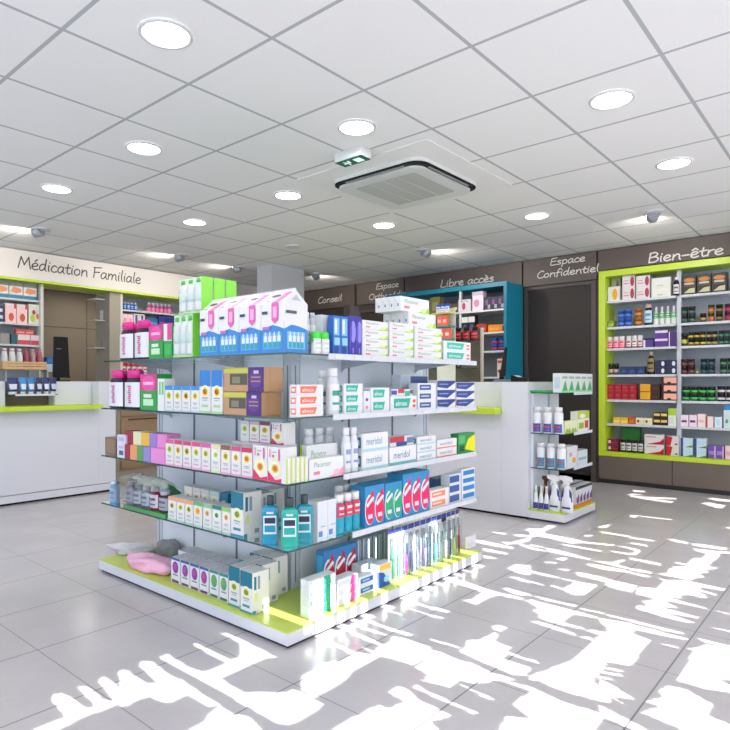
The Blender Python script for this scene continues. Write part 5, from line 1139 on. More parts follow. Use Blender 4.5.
tr(484.5, 504.5, 3, 0, face('#3a2f4a', ('r', .1, .4, .5, .8, '#8a5a8a'), ('r', .5, .1, .9, .4, '#a8a8b8')), 'perfume_carton', 'carton', 'dark violet-grey carton', 296.5)
tr(476, 486.5, 1, 1, face('#b83a24', ('r', .1, .3, .9, .5, '#d85a3a')), 'red_carton', 'carton', 'low red carton', 324)
tr(487.5, 504.5, 1, 1, face('#ee8a1c', ('r', .9, .1, 1, .8, '#2a2a2a'), ('r', .1, .3, .7, .6, '#f8a83a')), 'orange_carton', 'carton', 'long orange carton', 324.5)
tr(489.5, 504.5, 2, 2, jar('#1f3f98', '#2f5ab8', '#c83a5a'), 'vitamin_tin', 'tin', 'blue round tin', 338, 2)
tr(497, 503.5, 1, 3, face('#eddfd8', ('r', .1, .5, .9, .8, '#d8543c')), 'red_carton', 'carton', 'white and red carton', 358.5, 2)
tr(461.5, 475, 2, 1, face('#1c1820', ('e', .5, .3, .3, .2, '#5a4a8a'), ('r', 0, .6, 1, .9, '#e4e2dc')), 'tea_carton', 'carton', 'black carton with white band', 315)
tr(430, 440, 1, 0, face('#7a7442', ('r', .2, .2, .8, .7, '#9a945a')), 'tea_carton', 'carton', 'olive-brown carton', 297)
tr(446, 458.5, 2, 0, face('#5a5236', ('r', .2, .3, .8, .6, '#d8d2a8')), 'tea_carton', 'carton', 'olive and cream carton', 304)
# little counter stand of lip balms and cards rising behind the ointment pile
SU = 4.66
va2, vb2 = onU(452, 0, SU)[1], onU(434, 0, SU)[1]
e = empty('balm_display_stand', (SU, va2, .8805), 0, 'slim stepped display stand of small colourful cards behind the ointment pile', 'display stand')
hz2 = onU(443, 308, SU)[2] - .8805
b = MB(); b.box(.05, 0, 0, .06, vb2 - va2, hz2, mat('#d8d8c8', .4)); part('back_panel', b, e)
for k, (y, c) in enumerate(((313, '#c8b84a'), (326, '#3a8a7a'), (339, '#3a8a7a'))):
    z = onU(443, y, SU)[2] - .8805
    b = MB(); b.box(-.04, 0, z - .012, .049, vb2 - va2, z, mat(c, .4)); part('step', b, e)
b = MB(); b.box(-.04, 0, 0, .049, vb2 - va2, .02, mat('#c8c8c0', .4)); part('base', b, e)
z = lambda y: onU(443, y, SU)[2] + .0006
row('U', SU - .03, 435.5, 449, 3, z(313), bottle('#e8e8ee', '#2348a8', '#f0f0f4', '#2a4aa8', neck=.9, flat=.9, caph=.55), 'lip_balm', 'lip balm', 'white stick with royal blue cap', 'top step of the balm stand', 'blue-capped balms', ytop=304, d=.03)
row('U', SU - .03, 437, 447, 2, z(326), face('#e8664a', ('r', .2, .3, .8, .6, '#f4b8a8')), 'promo_card', 'card', 'small coral-red card', 'middle step of the balm stand', 'coral cards', ytop=315.5, d=.03)
row('U', SU - .03, 438, 450, 2, z(339), face('#e2644c', ('r', .2, .3, .8, .6, '#f0d8cc')), 'promo_card', 'card', 'small coral-red card', 'lowest step of the balm stand', 'coral cards', ytop=328.5, d=.03)

# ================================================================== FAMILY MEDICINE WALL (behind the white fascia)
LV = 7.06
def side_unit(name, u0, u1, zs, label, post_w=.05, bottom=0.0):
    e = empty(name, (u0, LV, 0), 0, label, 'shelving unit')
    w = u1 - u0; m = mat('#d2cec6', .4)
    b = MB(); b.box(0, 0, bottom, .03, .34, 2.185, m); part('side_panel', b, e)
    b = MB(); b.box(w - .03, 0, bottom, w, .34, 2.185, m); part('side_panel', b, e)
    b = MB(); b.box(.031, .32, bottom, w - .031, .339, 2.185, M_GREYBACK); part('back_board', b, e)
    for z in zs:
        b = MB(); b.box(.032, .03, z - .02, w - .032, .319, z, mat('#dfe1e4', .35)); part('shelf', b, e)
    return e
PL = LV + .05
zA = [onV(20, y, PL)[2] for y in (299, 323.2, 344.5)]
side_unit('wall_shelving_unit', .9, onV(43.5, 0, LV)[0], zA + [onV(20, 371, PL)[2] - .3], 'grey medicine shelving under the white fascia, beside the dark opening')
def lw(x0, x1, n, z, mk, name, cat, desc, where, yt=None, layers=1, d=.08, h=None, fill=.95, grp=None):
    row('V', PL, x0, x1, n, z + .0006, mk, name, cat, desc, where, grp or desc + ' row, family medicine', h=h if h else max(.02, (onV((x0 + x1) / 2, yt, PL)[2] - z) / layers), d=d, layers=layers, fill=fill)
lw(-6, 37, 3, zA[0], face('#ece8e6', ('r', 0, 0, 1, .22, '#2a86a8'), ('p', [(.1, .4), (.5, .3), (.9, .4), (.9, .6), (.3, .7)], '#e8926a'), ('r', 0, .72, 1, 1, '#8a9086')), 'medicine_carton', 'carton', 'white carton with teal foot and orange flash', 'top medicine shelf', 281.5)
lw(-4, 3.6, 1, zA[1], face('#2a3458', ('r', .1, .2, .9, .4, '#e4e6ee'), ('r', .1, .6, .9, .8, '#e4e6ee')), 'medicine_carton', 'carton', 'dark blue striped carton', 'second medicine shelf', 305)
lw(5, 27.5, 2, zA[1], face('#eec4c2', ('e', .55, .3, .25, .22, '#c8563c'), ('r', .8, .75, 1, 1, '#c23a4a'), ('r', 0, .85, .8, 1, '#f4e6e2')), 'medicine_carton', 'carton', 'pink carton with red mark', 'second medicine shelf', 304)
lw(28.5, 40, 1, zA[1], face('#efeee0', ('e', .35, .3, .22, .2, '#b8cc3a'), ('e', .45, .6, .16, .12, '#b83a34'), ('e', .8, .4, .14, .14, '#d87a4a')), 'medicine_carton', 'carton', 'cream carton with green and red spots', 'second medicine shelf', 304.5)
lw(0, 10, 1, zA[2], face('#8a8a86', ('r', .1, .1, .9, .9, '#94948e')), 'medicine_carton', 'carton', 'grey-brown square carton', 'third medicine shelf', 333)
lw(11, 17, 1, zA[2], face('#1f5a66',), 'medicine_carton', 'carton', 'petrol-blue carton', 'third medicine shelf', 334)
lw(17.5, 43, 2, zA[2], face('#e2d0d2', ('r', 0, 0, 1, .45, '#c84a58')), 'bandage_carton', 'carton', 'white and red flat carton', 'third medicine shelf', 335)
row('V', PL + .01, 16, 34, 2, zA[2] + (onV(30, 335, PL)[2] - zA[2]) + .0012, face('#c8564e', ('r', .1, .3, .9, .5, '#e8b0a8')), 'bandage_carton', 'carton', 'coral carton lying on the white and red ones', 'third medicine shelf', 'coral cartons', h=.06, d=.07)
# wicker basket hanging in front
zb0 = onV(25, 369.5, PL - .2)[2]; ub0, ub1 = onV(2, 0, PL - .2)[0], onV(46, 0, PL - .2)[0]
e = empty('display_basket', (ub0, PL - .22, zb0), 0, 'long low light-wood basket of bagged sweets before the medicine shelves', 'basket')
m = mat('#d9b07a', .6); w = ub1 - ub0; hb = .085
b = MB(); b.box(0, 0, 0, w, .2, .008, m); b.box(0, 0, .008, .008, .2, hb, m); b.box(w - .008, 0, .008, w, .2, hb, m); b.box(.008, .192, .008, w - .008, .2, hb, m); part('tray', b, e)
b = MB()
for k in range(3): b.box(.008, 0, .008 + k * .027, w - .008, .008, .030 + k * .027, mat('#dfb888', .6))
part('front_slat', b, e)
for s_ in (.05, w - .05):
    b = MB(); b.box(s_ - .008, .05, -zb0 + .9, s_ + .008, .066, -.001, M_METAL); part('support_post', b, e)
def bag(c, k):
    def make(w, d, h):
        key = ('bag', c, round(w, 3), round(h, 3))
        if key in CACHE: return CACHE[key]
        b = MB(); rnd = random.Random(k); n = 10; lv = [(0, .8, .9), (.25, 1, 1), (.6, .95, .8), (.85, .8, .35), (.9, .5, .2), (1, .9, .25)]; base = 0
        for zf, a, c2 in lv: b.v += [(w / 2 * a * math.cos(2 * PI * j / n) * rnd.uniform(.9, 1), d / 2 * c2 * math.sin(2 * PI * j / n), zf * h) for j in range(n)]
        for i in range(len(lv) - 1):
            for j in range(n): b.f.append((i * n + j, i * n + (j + 1) % n, (i + 1) * n + (j + 1) % n, (i + 1) * n + j)); b.m.append(b.mi(mat(c, .35) if i != 3 else mat('#b84a5a', .4))); b.smooth.append(True)
        for i in (0, len(lv) - 1): b.f.append(tuple(i * n + j for j in range(n))); b.m.append(b.mi(mat(c, .35))); b.smooth.append(False)
        CACHE[key] = [('bag', b.mesh('bag'), (0, 0, 0))]
        return CACHE[key]
    return make
for k, (xa, xb, c, w_) in enumerate(((3, 10, '#e6e4e2', 'white'), (10.5, 18, '#dcdad8', 'pale grey'), (18.5, 25, '#e8e8ea', 'bright white'), (25.5, 31.5, '#9a4a54', 'dark red'), (31.8, 38, '#b88a92', 'rose'), (38.3, 44.5, '#a85a5e', 'brick red'))):
    row('V', PL - .2, xa, xb, 1, zb0 + .0086, bag(c, k), 'sweet_bag', 'bag', w_ + ' tied sweet bag', 'in the low light-wood basket', 'tied bags in the basket', h=.215, d=.12)
# small glass shelf with blue and green box beside the basket
zc = onV(52, 371, PL - .2)[2]
row('V', PL - .2, 46.5, 57.5, 1, zc - .0, face('#1f5aa0', ('r', 0, 0, 1, .5, '#b8c4d8'), ('r', .1, .6, .9, .9, '#2f6fb8')), 'medicine_carton', 'carton', 'blue and grey carton beside the basket', 'end', ytop=357, d=.08)
row('V', PL - .22, 53, 60.5, 1, zc - .0, face('#3fd82a',), 'green_tag', 'card', 'bright green card in front of the blue carton', 'beside the basket', ytop=366, d=.01)
b = MB(); b.box(onV(45.5, 0, PL - .2)[0] - 0, PL - .235, zc - .009, onV(61, 0, PL - .2)[0], PL - .03, zc - .001, M_METAL)
b.box(onV(52, 0, PL - .2)[0], PL - .06, .9, onV(52, 0, PL - .2)[0] + .02, PL - .04, zc - .01, M_METAL)
o = link(bpy.data.objects.new('bracket_shelf', b.mesh('bracket_shelf'))); set_props(o, 'small grey bracket shelf carrying the blue and grey carton', 'shelf')

# left counter
LCV = 5.775
e = empty('reception_counter', (0.6, LCV, 0), 0, 'long white reception counter with lime ledge below the white fascia', 'counter')
ur = onV(118.5, 0, LCV)[0] - .6; ul = onV(101.5, 0, LCV)[0] - .6
b = MB(); b.box(-1.6, .06, .09, ul, .70, .834, M_WHITE); part('body', b, e)
b = MB(); b.box(ul + .001, .06, .09, ur, .70, 1.10, M_WHITE); part('end_block', b, e)
b = MB(); b.box(-1.6, .055, .02, ur + .004, .70, .084, M_WHITE); part('plinth', b, e)
b = MB(); b.box(-1.6, .08, 0, ur - .02, .68, .019, M_BLACK); part('kick_plate', b, e, 'black recessed kick plate')
b = MB(); b.box(-1.6, -.04, .835, ul - .001, .70, .875, M_LIME); part('ledge', b, e, 'lime green ledge')
n0, n1 = onV(5, 0, LCV + .2)[0] - .6, onV(54.5, 0, LCV + .2)[0] - .6
b = MB(); b.box(-1.6, .20, .876, n0, .70, 1.10, M_WHITE); b.box(n1, .20, .876, ul, .70, 1.10, M_WHITE); b.box(n0, .36, .876, n1, .70, 1.10, M_WHITE); part('riser', b, e)
b = MB(); b.box(n0 + .002, .33, .876, n1 - .002, .359, 1.10, M_TAUPE2); part('niche_panel', b, e, 'taupe niche panel')
zsf = onV(30, 394.3, LCV + .12)[2]
glass_slab(n0 + .02, .10, n1 - .01, .325, zsf, .008, e)
b = MB(); b.box(n0 + .05, .095, zsf - .014, n1 - .04, .0995, zsf + .004, mat('#e2e4ea', .3)); part('price_rail', b, e)
cream = [((8, 19.5), '#1c3272', '#e4e6ee', 'navy tube with white band'), ((20.5, 28), '#2f86c8', '#eceef4', 'bright blue tube'), ((28.5, 36), '#2a7cc0', '#e8eaf2', 'bright blue tube'), ((37, 43.5), '#1c2a5a', '#c8d2e8', 'dark navy tube'), ((44.2, 50.5), '#1f2c60', '#d8def0', 'dark navy tube'), ((51, 58), '#20305e', '#b8c4de', 'dark navy tube')]
for k, ((xa, xb), c, lb, w_) in enumerate(cream):
    row('V', LCV + .13, xa, xb, 1, zsf + .0006, tube_up(c, '#e8e8ee', lb), 'cream_tube', 'tube', w_ + ',', ORD[k] + ' on the little counter glass', 'cream tubes on the counter glass', ytop=377.5, d=.06)
e = empty('computer_monitor', (onV(60, 0, 6.25)[0], 6.25, 1.1005), 0, 'black computer monitor seen from behind on the reception counter', 'monitor')
zm = onV(60, 337, 6.25)[2] - 1.1005
b = MB(); b.box(-.055, 0, .0, .0, .03, .08, M_BLACK); b.box(-.12, -.05, 0, .08, .12, .012, M_BLACK); part('stand', b, e)
b = MB(); b.prism([(-.075, .045), (.085, .035), (.065, zm), (-.065, zm)], 'y', -.03, -.002, M_BLACK); part('screen', b, e)
b = MB(); b.box(-.05, -.032, zm * .72, .0, -.0305, zm * .74, mat('#5a5d63', .4)); part('logo_strip', b, e)

# right-hand medicine unit and pillar of the family wall
u0, u1 = onV(120.5, 0, LV)[0], onV(175, 0, LV)[0] + .35
zr = [onV(150, y, PL)[2] for y in (312, 326.5)]
side_unit('wall_shelving_unit', u0, u1, zr + [zr[1] - .32, zr[1] - .64], 'grey medicine shelving behind the magenta-capped bottles', bottom=.9)
b = MB(); b.box(u0 - .14, LV, 0, u0 - .002, LV + .34, 2.186, mat('#a29a8c', .5)); o = struct('trim_2', b, 'beige end pillar of the medicine shelving')
e = empty('drawer_cabinet', (u0, LV, 0), 0, 'pale oak drawer cabinet under the medicine shelving, seen under the third glass', 'cabinet')
b = MB(); b.box(0, .02, 0, u1 - u0, .34, .895, M_WOOD); part('body', b, e)
for k in range(4):
    b = MB(); b.box(.01, 0, .03 + k * .215, u1 - u0 - .01, .0195, .225 + k * .215, M_WOOD); dr = part('drawer', b, e)
    b = MB(); b.box(.1, -.012, .195 + k * .215, .7, -.0005, .210 + k * .215, mat('#4a4440', .5)); part('handle', b, dr)
lw(123.5, 138, 4, zr[0], bottle('#1f6ac0', '#e8eef6', '#2a78cc', '#e8eef6', neck=.5, flat=.9), 'syrup_bottle', 'bottle', 'blue bottle with white cap', 'top shelf behind the bottles', 302.5, d=.05)
lw(147.5, 172, 6, zr[0], bottle('#e87aa8', '#e6e8f2', '#3a3a8a', '#e87aa8', neck=.5, flat=.9, label_z=(.5, .7)), 'syrup_bottle', 'bottle', 'pink bottle with white cap', 'top shelf behind the bottles', 303.5, d=.05)
lw(122.5, 133, 2, zr[1], face('#f2ccd6', ('r', .2, .3, .8, .6, '#e8a0b4')), 'medicine_carton', 'carton', 'pale pink carton', 'second shelf behind the bottles', 314)
lw(133.5, 145, 2, zr[1], face('#e9e6ee', ('r', .3, .1, .7, .9, '#4a4a8a')), 'medicine_carton', 'carton', 'white carton with indigo bar', 'second shelf behind the bottles', 314)
lw(146, 158, 1, zr[1], face('#1f6a9a', ('r', .1, .3, .9, .5, '#4a9ac8')), 'medicine_carton', 'carton', 'sea-blue carton', 'second shelf behind the bottles', 318)
lw(158.5, 174, 2, zr[1], face('#26308a', ('r', .1, .3, .9, .5, '#a84a8a')), 'medicine_carton', 'carton', 'indigo carton', 'second shelf behind the bottles', 317)
lw(121.5, 148, 5, zr[1] - .64, bottle('#28182c', '#d83a3a', '#e8dce0', '#a82a3a', neck=.8, flat=.9, caph=.5), 'syrup_bottle', 'bottle', 'dark bottle with red cap', 'low shelf behind the bottles', h=.17, d=.05)
row('V', LV + .04, 121, 142.5, 1, .8956, face('#4a1c1c', ('r', .0, .85, 1, 1, '#b84a4a'), ('r', .3, .0, .55, .4, '#d8b49a'), ('r', .62, .3, .95, .6, '#8a4a44')), 'dark_carton', 'carton', 'dark maroon carton seen under the second glass,', 'on the oak cabinet', h=.10, d=.12) if False else None
# open side shelves of the pillar
e = empty('side_glass_shelf', (u0 - .142, LV + .1, 0), 0, 'three short pale shelves fixed to the side of the beige pillar', 'shelf')
for y in (321, 348, 300):
    z = onV(103, y, LV + .2)[2]
    b = MB(); b.box(-.13, 0, z - .012, -.001, .22, z, mat('#c9c6bc', .4)); part('shelf', b, e)
row('V', LV + .16, 103, 108.5, 1, onV(103, 321, LV + .2)[2] + .0006, face('#e2e0dc', ('r', .2, .3, .8, .7, '#c8c4be')), 'white_carton', 'carton', 'small white carton on the pillar side shelf', 'top', h=.13, d=.08)
row('V', LV + .16, 103, 109, 1, onV(103, 348, LV + .2)[2] + .0006, bottle('#1a5a5a', '#d8d8d8', '#1f6a68', '#1a5a5a', flat=.9), 'syrup_bottle', 'bottle', 'dark teal bottle on the pillar side shelf', 'lower', h=.16, d=.08)

# ================================================================== SUN THROUGH AN ADDED CUT-OUT MASK
EL = math.radians(24.0); TAN = math.tan(EL); AZ = math.radians(88.9)
LITP = {
 (0, 600): [[(190,725),(300,680),(370,660),(290,560),(300,535),(350,520),(400,550),(480,610),(540,595),(440,500),(450,485),(500,490),(580,560),(640,565),(555,460),(560,440),(590,430),(680,500),(730,520),(730,590),(640,590),(540,630),(420,680),(330,725),(190,745)], [(660,415),(675,395),(700,390),(730,400),(730,445)]],
 (120, 600): [[(0,400),(40,400),(150,470),(210,465),(110,370),(120,345),(180,345),(290,430),(350,450),(420,500),(560,590),(500,600),(380,530),(290,575),(240,575),(160,540),(0,600)], [(215,320),(270,305),(380,375),(470,405),(600,355),(410,255),(430,240),(620,335),(730,295),(730,360),(560,440),(690,515),(640,550),(500,480)],
   [(570,190),(600,185),(730,245),(730,270)], [(380,735),(480,680),(490,650),(560,595),(640,640),(700,650),(730,670),(730,735)], [(640,565),(690,535),(730,530),(730,610)]],
 (240, 600): [[(0,235),(90,260),(200,320),(130,330),(0,390)], [(0,500),(20,520),(120,515),(250,520),(300,500),(350,520),(470,585),(400,640),(280,700),(200,690),(50,600),(0,570)], [(0,640),(60,660),(130,735),(0,735)],
   [(350,430),(400,400),(460,360),(520,340),(620,310),(730,300),(730,340),(600,420),(600,440),(470,520),(420,550),(340,500)], [(440,220),(620,300),(610,312),(430,228)], [(500,735),(640,650),(730,650),(730,735)], [(560,165),(590,160),(730,240),(730,265)], [(640,130),(730,170),(730,190),(620,130)]],
 (360, 600): [[(0,110),(60,130),(290,195),(280,205),(150,170),(0,130)], [(210,25),(460,100),(430,108),(200,42)], [(280,0),(500,60),(480,72),(240,0)], [(0,150),(60,165),(180,205),(300,245),(420,290),(300,370),(200,345),(120,310),(70,335),(0,360),(0,310),(60,300),(0,265),(0,235),(110,265),(0,190)],
   [(420,300),(560,335),(730,410),(730,460),(640,470),(560,450),(500,490),(340,450),(380,415),(310,375)], [(600,230),(680,215),(730,190),(730,360),(560,290)], [(160,520),(210,485),(260,495),(330,560),(500,640),(500,655),(400,680),(440,735),(0,735),(0,640),(100,590),(170,610),(250,570)],
   [(290,490),(320,470),(370,510),(660,630),(640,642)], [(550,470),(730,540),(730,557)], [(400,210),(560,270),(540,282)], [(550,0),(690,0),(620,25)]],
 (480, 600): [[(0,180),(60,180),(80,140),(150,155),(80,230),(160,270),(340,355),(290,348),(170,310),(130,320),(290,380),(250,425),(140,400),(60,365),(0,350)], [(60,430),(290,490),(440,560),(560,600),(730,650),(670,680),(630,735),(100,735),(150,655),(285,665),(180,585),(285,515)],
   [(290,430),(300,400),(400,370),(490,355),(580,270),(640,200),(730,170),(730,320),(690,380),(620,440),(730,530),(730,580),(600,550),(400,490)], [(300,60),(330,40),(480,60),(530,90),(480,120),(320,100)], [(290,120),(340,120),(540,190),(520,197)], [(400,130),(590,160),(560,168),(420,142)],
   [(250,0),(400,30),(690,100),(730,100),(730,112),(660,102),(400,52)], [(370,0),(700,70),(690,82),(340,0)], [(0,520),(80,555),(70,562),(0,542)]],
 (600, 600): [[(0,70),(100,90),(470,185),(440,192),(100,112),(0,97)], [(0,110),(50,130),(180,170),(180,190),(290,230),(200,350),(150,390),(100,360),(30,350),(140,400),(0,375),(100,440),(0,420),(0,180),(40,170)], [(200,40),(240,10),(330,20),(250,30),(560,100),(400,90),(540,130),(220,55)], [(540,250),(735,290),(735,450),(610,420),(735,480),(735,520),(600,500),(380,440),(440,400)],
   [(380,480),(480,500),(640,590),(610,650),(735,700),(735,735),(480,735),(320,670),(230,630),(340,600),(260,570),(350,545),(330,510)], [(0,440),(90,490),(200,560),(50,540),(160,600),(0,500)], [(0,590),(280,735),(200,735),(0,650)], [(280,0),(610,50),(600,58),(250,12)], [(600,150),(735,170),(735,182)]],
 (480, 490): [[(110,290),(200,240),(290,210),(400,195),(440,200),(370,240),(560,290),(560,302),(300,270),(200,300)], [(0,285),(190,325),(180,332),(0,302)], [(0,325),(150,355),(140,364),(0,347)], [(0,365),(100,385),(0,387)], [(370,335),(430,335),(620,390),(600,397),(380,350)], [(150,440),(200,410),(280,430),(290,460),(440,490),(400,497),(250,475)],
   [(160,485),(360,535),(350,542),(170,500)], [(460,560),(520,510),(600,515),(660,530),(580,600),(520,590)], [(530,460),(730,500),(730,545),(600,500)], [(590,410),(735,440),(735,452)], [(630,390),(735,410),(735,422)], [(0,540),(240,610),(600,735),(540,735),(230,640),(100,590),(0,640)], [(120,550),(280,590),(270,597)], [(290,590),(690,690),(680,702),(300,607)],
   [(300,680),(400,640),(500,680),(560,735),(300,735)], [(330,410),(430,405),(500,385),(480,400),(430,417)], [(440,300),(560,310),(735,345),(560,322)], [(240,215),(300,190),(180,200)]],
 (600, 480): [[(125,90),(180,75),(440,105),(430,114),(200,102)], [(180,55),(250,60),(250,70),(190,67)], [(260,105),(420,125),(400,132),(270,117)], [(560,130),(600,122),(710,145),(690,160),(580,150)], [(600,100),(735,110),(735,125)], [(145,205),(180,190),(230,200),(400,215),(220,214)], [(0,250),(60,250),(30,270),(0,270)],
   [(0,290),(300,340),(300,347),(0,306)], [(370,330),(500,350),(490,360),(380,342)], [(510,355),(720,380),(700,395),(530,372)], [(390,490),(480,480),(510,440),(600,440),(540,390),(680,405),(640,460),(600,520),(520,565),(350,530)], [(0,480),(250,525),(290,542),(0,500)], [(0,540),(210,600),(180,630),(60,600),(0,580)],
   [(200,620),(240,600),(340,620),(320,600),(400,560),(560,590),(660,650),(540,640),(600,720),(400,670),(300,680),(350,735),(200,735)], [(410,545),(720,620),(700,628),(420,557)], [(150,350),(270,365),(260,373)], [(60,400),(180,405),(190,390),(100,370),(220,385),(215,412)], [(0,430),(350,470),(340,478),(0,442)]],
}
def gondola_strips():
    out = []
    for xa, xb, reach in ((315, 319.5, 2.1), (321, 332, 2.35), (338, 343.5, 2.25), (351, 354.5, 2.2), (361, 366.5, 2.3), (381, 387, 2.35), (400, 417, 2.62), (422, 428.5, 2.5), (433, 437, 2.45), (443.5, 448.5, 2.62), (453, 456.5, 2.4), (462, 464, 2.4), (471.5, 477, 2.35)):
        u0_, u1_ = onV(xa, 0, GV)[0], onV(xb, 0, GV)[0]; out.append([(u0_, 1.78), (u1_, 1.78), (u1_, reach), (u0_, reach)])
    for a, c in (((262, 610), (272, 607)), ((281, 606), (288, 601))):
        p, q = onZ(*a, .07), onZ(*c, .07)
        u_ = p[0]; out.append([(u_ - .0, 1.9), (u_ + .05, 1.9), (u_ + .05, 2.35), (u_, 2.35)])
    return out
polys = []
for (ox, oy), L in LITP.items():
    for P in L: polys.append([onZ(ox + x * 130 / 730, oy + y * 130 / 730)[:2] for x, y in P])
DU, DV_ = .007, .009
U0, U1, V0, V1 = -2.1, 7.2, -.6, 2.9
nu, nv = int((U1 - U0) / DU), int((V1 - V0) / DV_)
uu = U0 + (np.arange(nu) + .5) * DU; vv = V0 + (np.arange(nv) + .5) * DV_
GX, GY = np.meshgrid(uu, vv)
lit = np.zeros(GX.shape, bool)
for P in polys:
    ins = np.zeros(GX.shape, bool); n = len(P)
    for i in range(n):
        x1_, y1_ = P[i]; x2_, y2_ = P[(i + 1) % n]
        if abs(y1_ - y2_) < 1e-9: continue
        c_ = ((y1_ > GY) != (y2_ > GY)) & (GX < (x2_ - x1_) * (GY - y1_) / (y2_ - y1_) + x1_)
        ins ^= c_
    lit |= ins
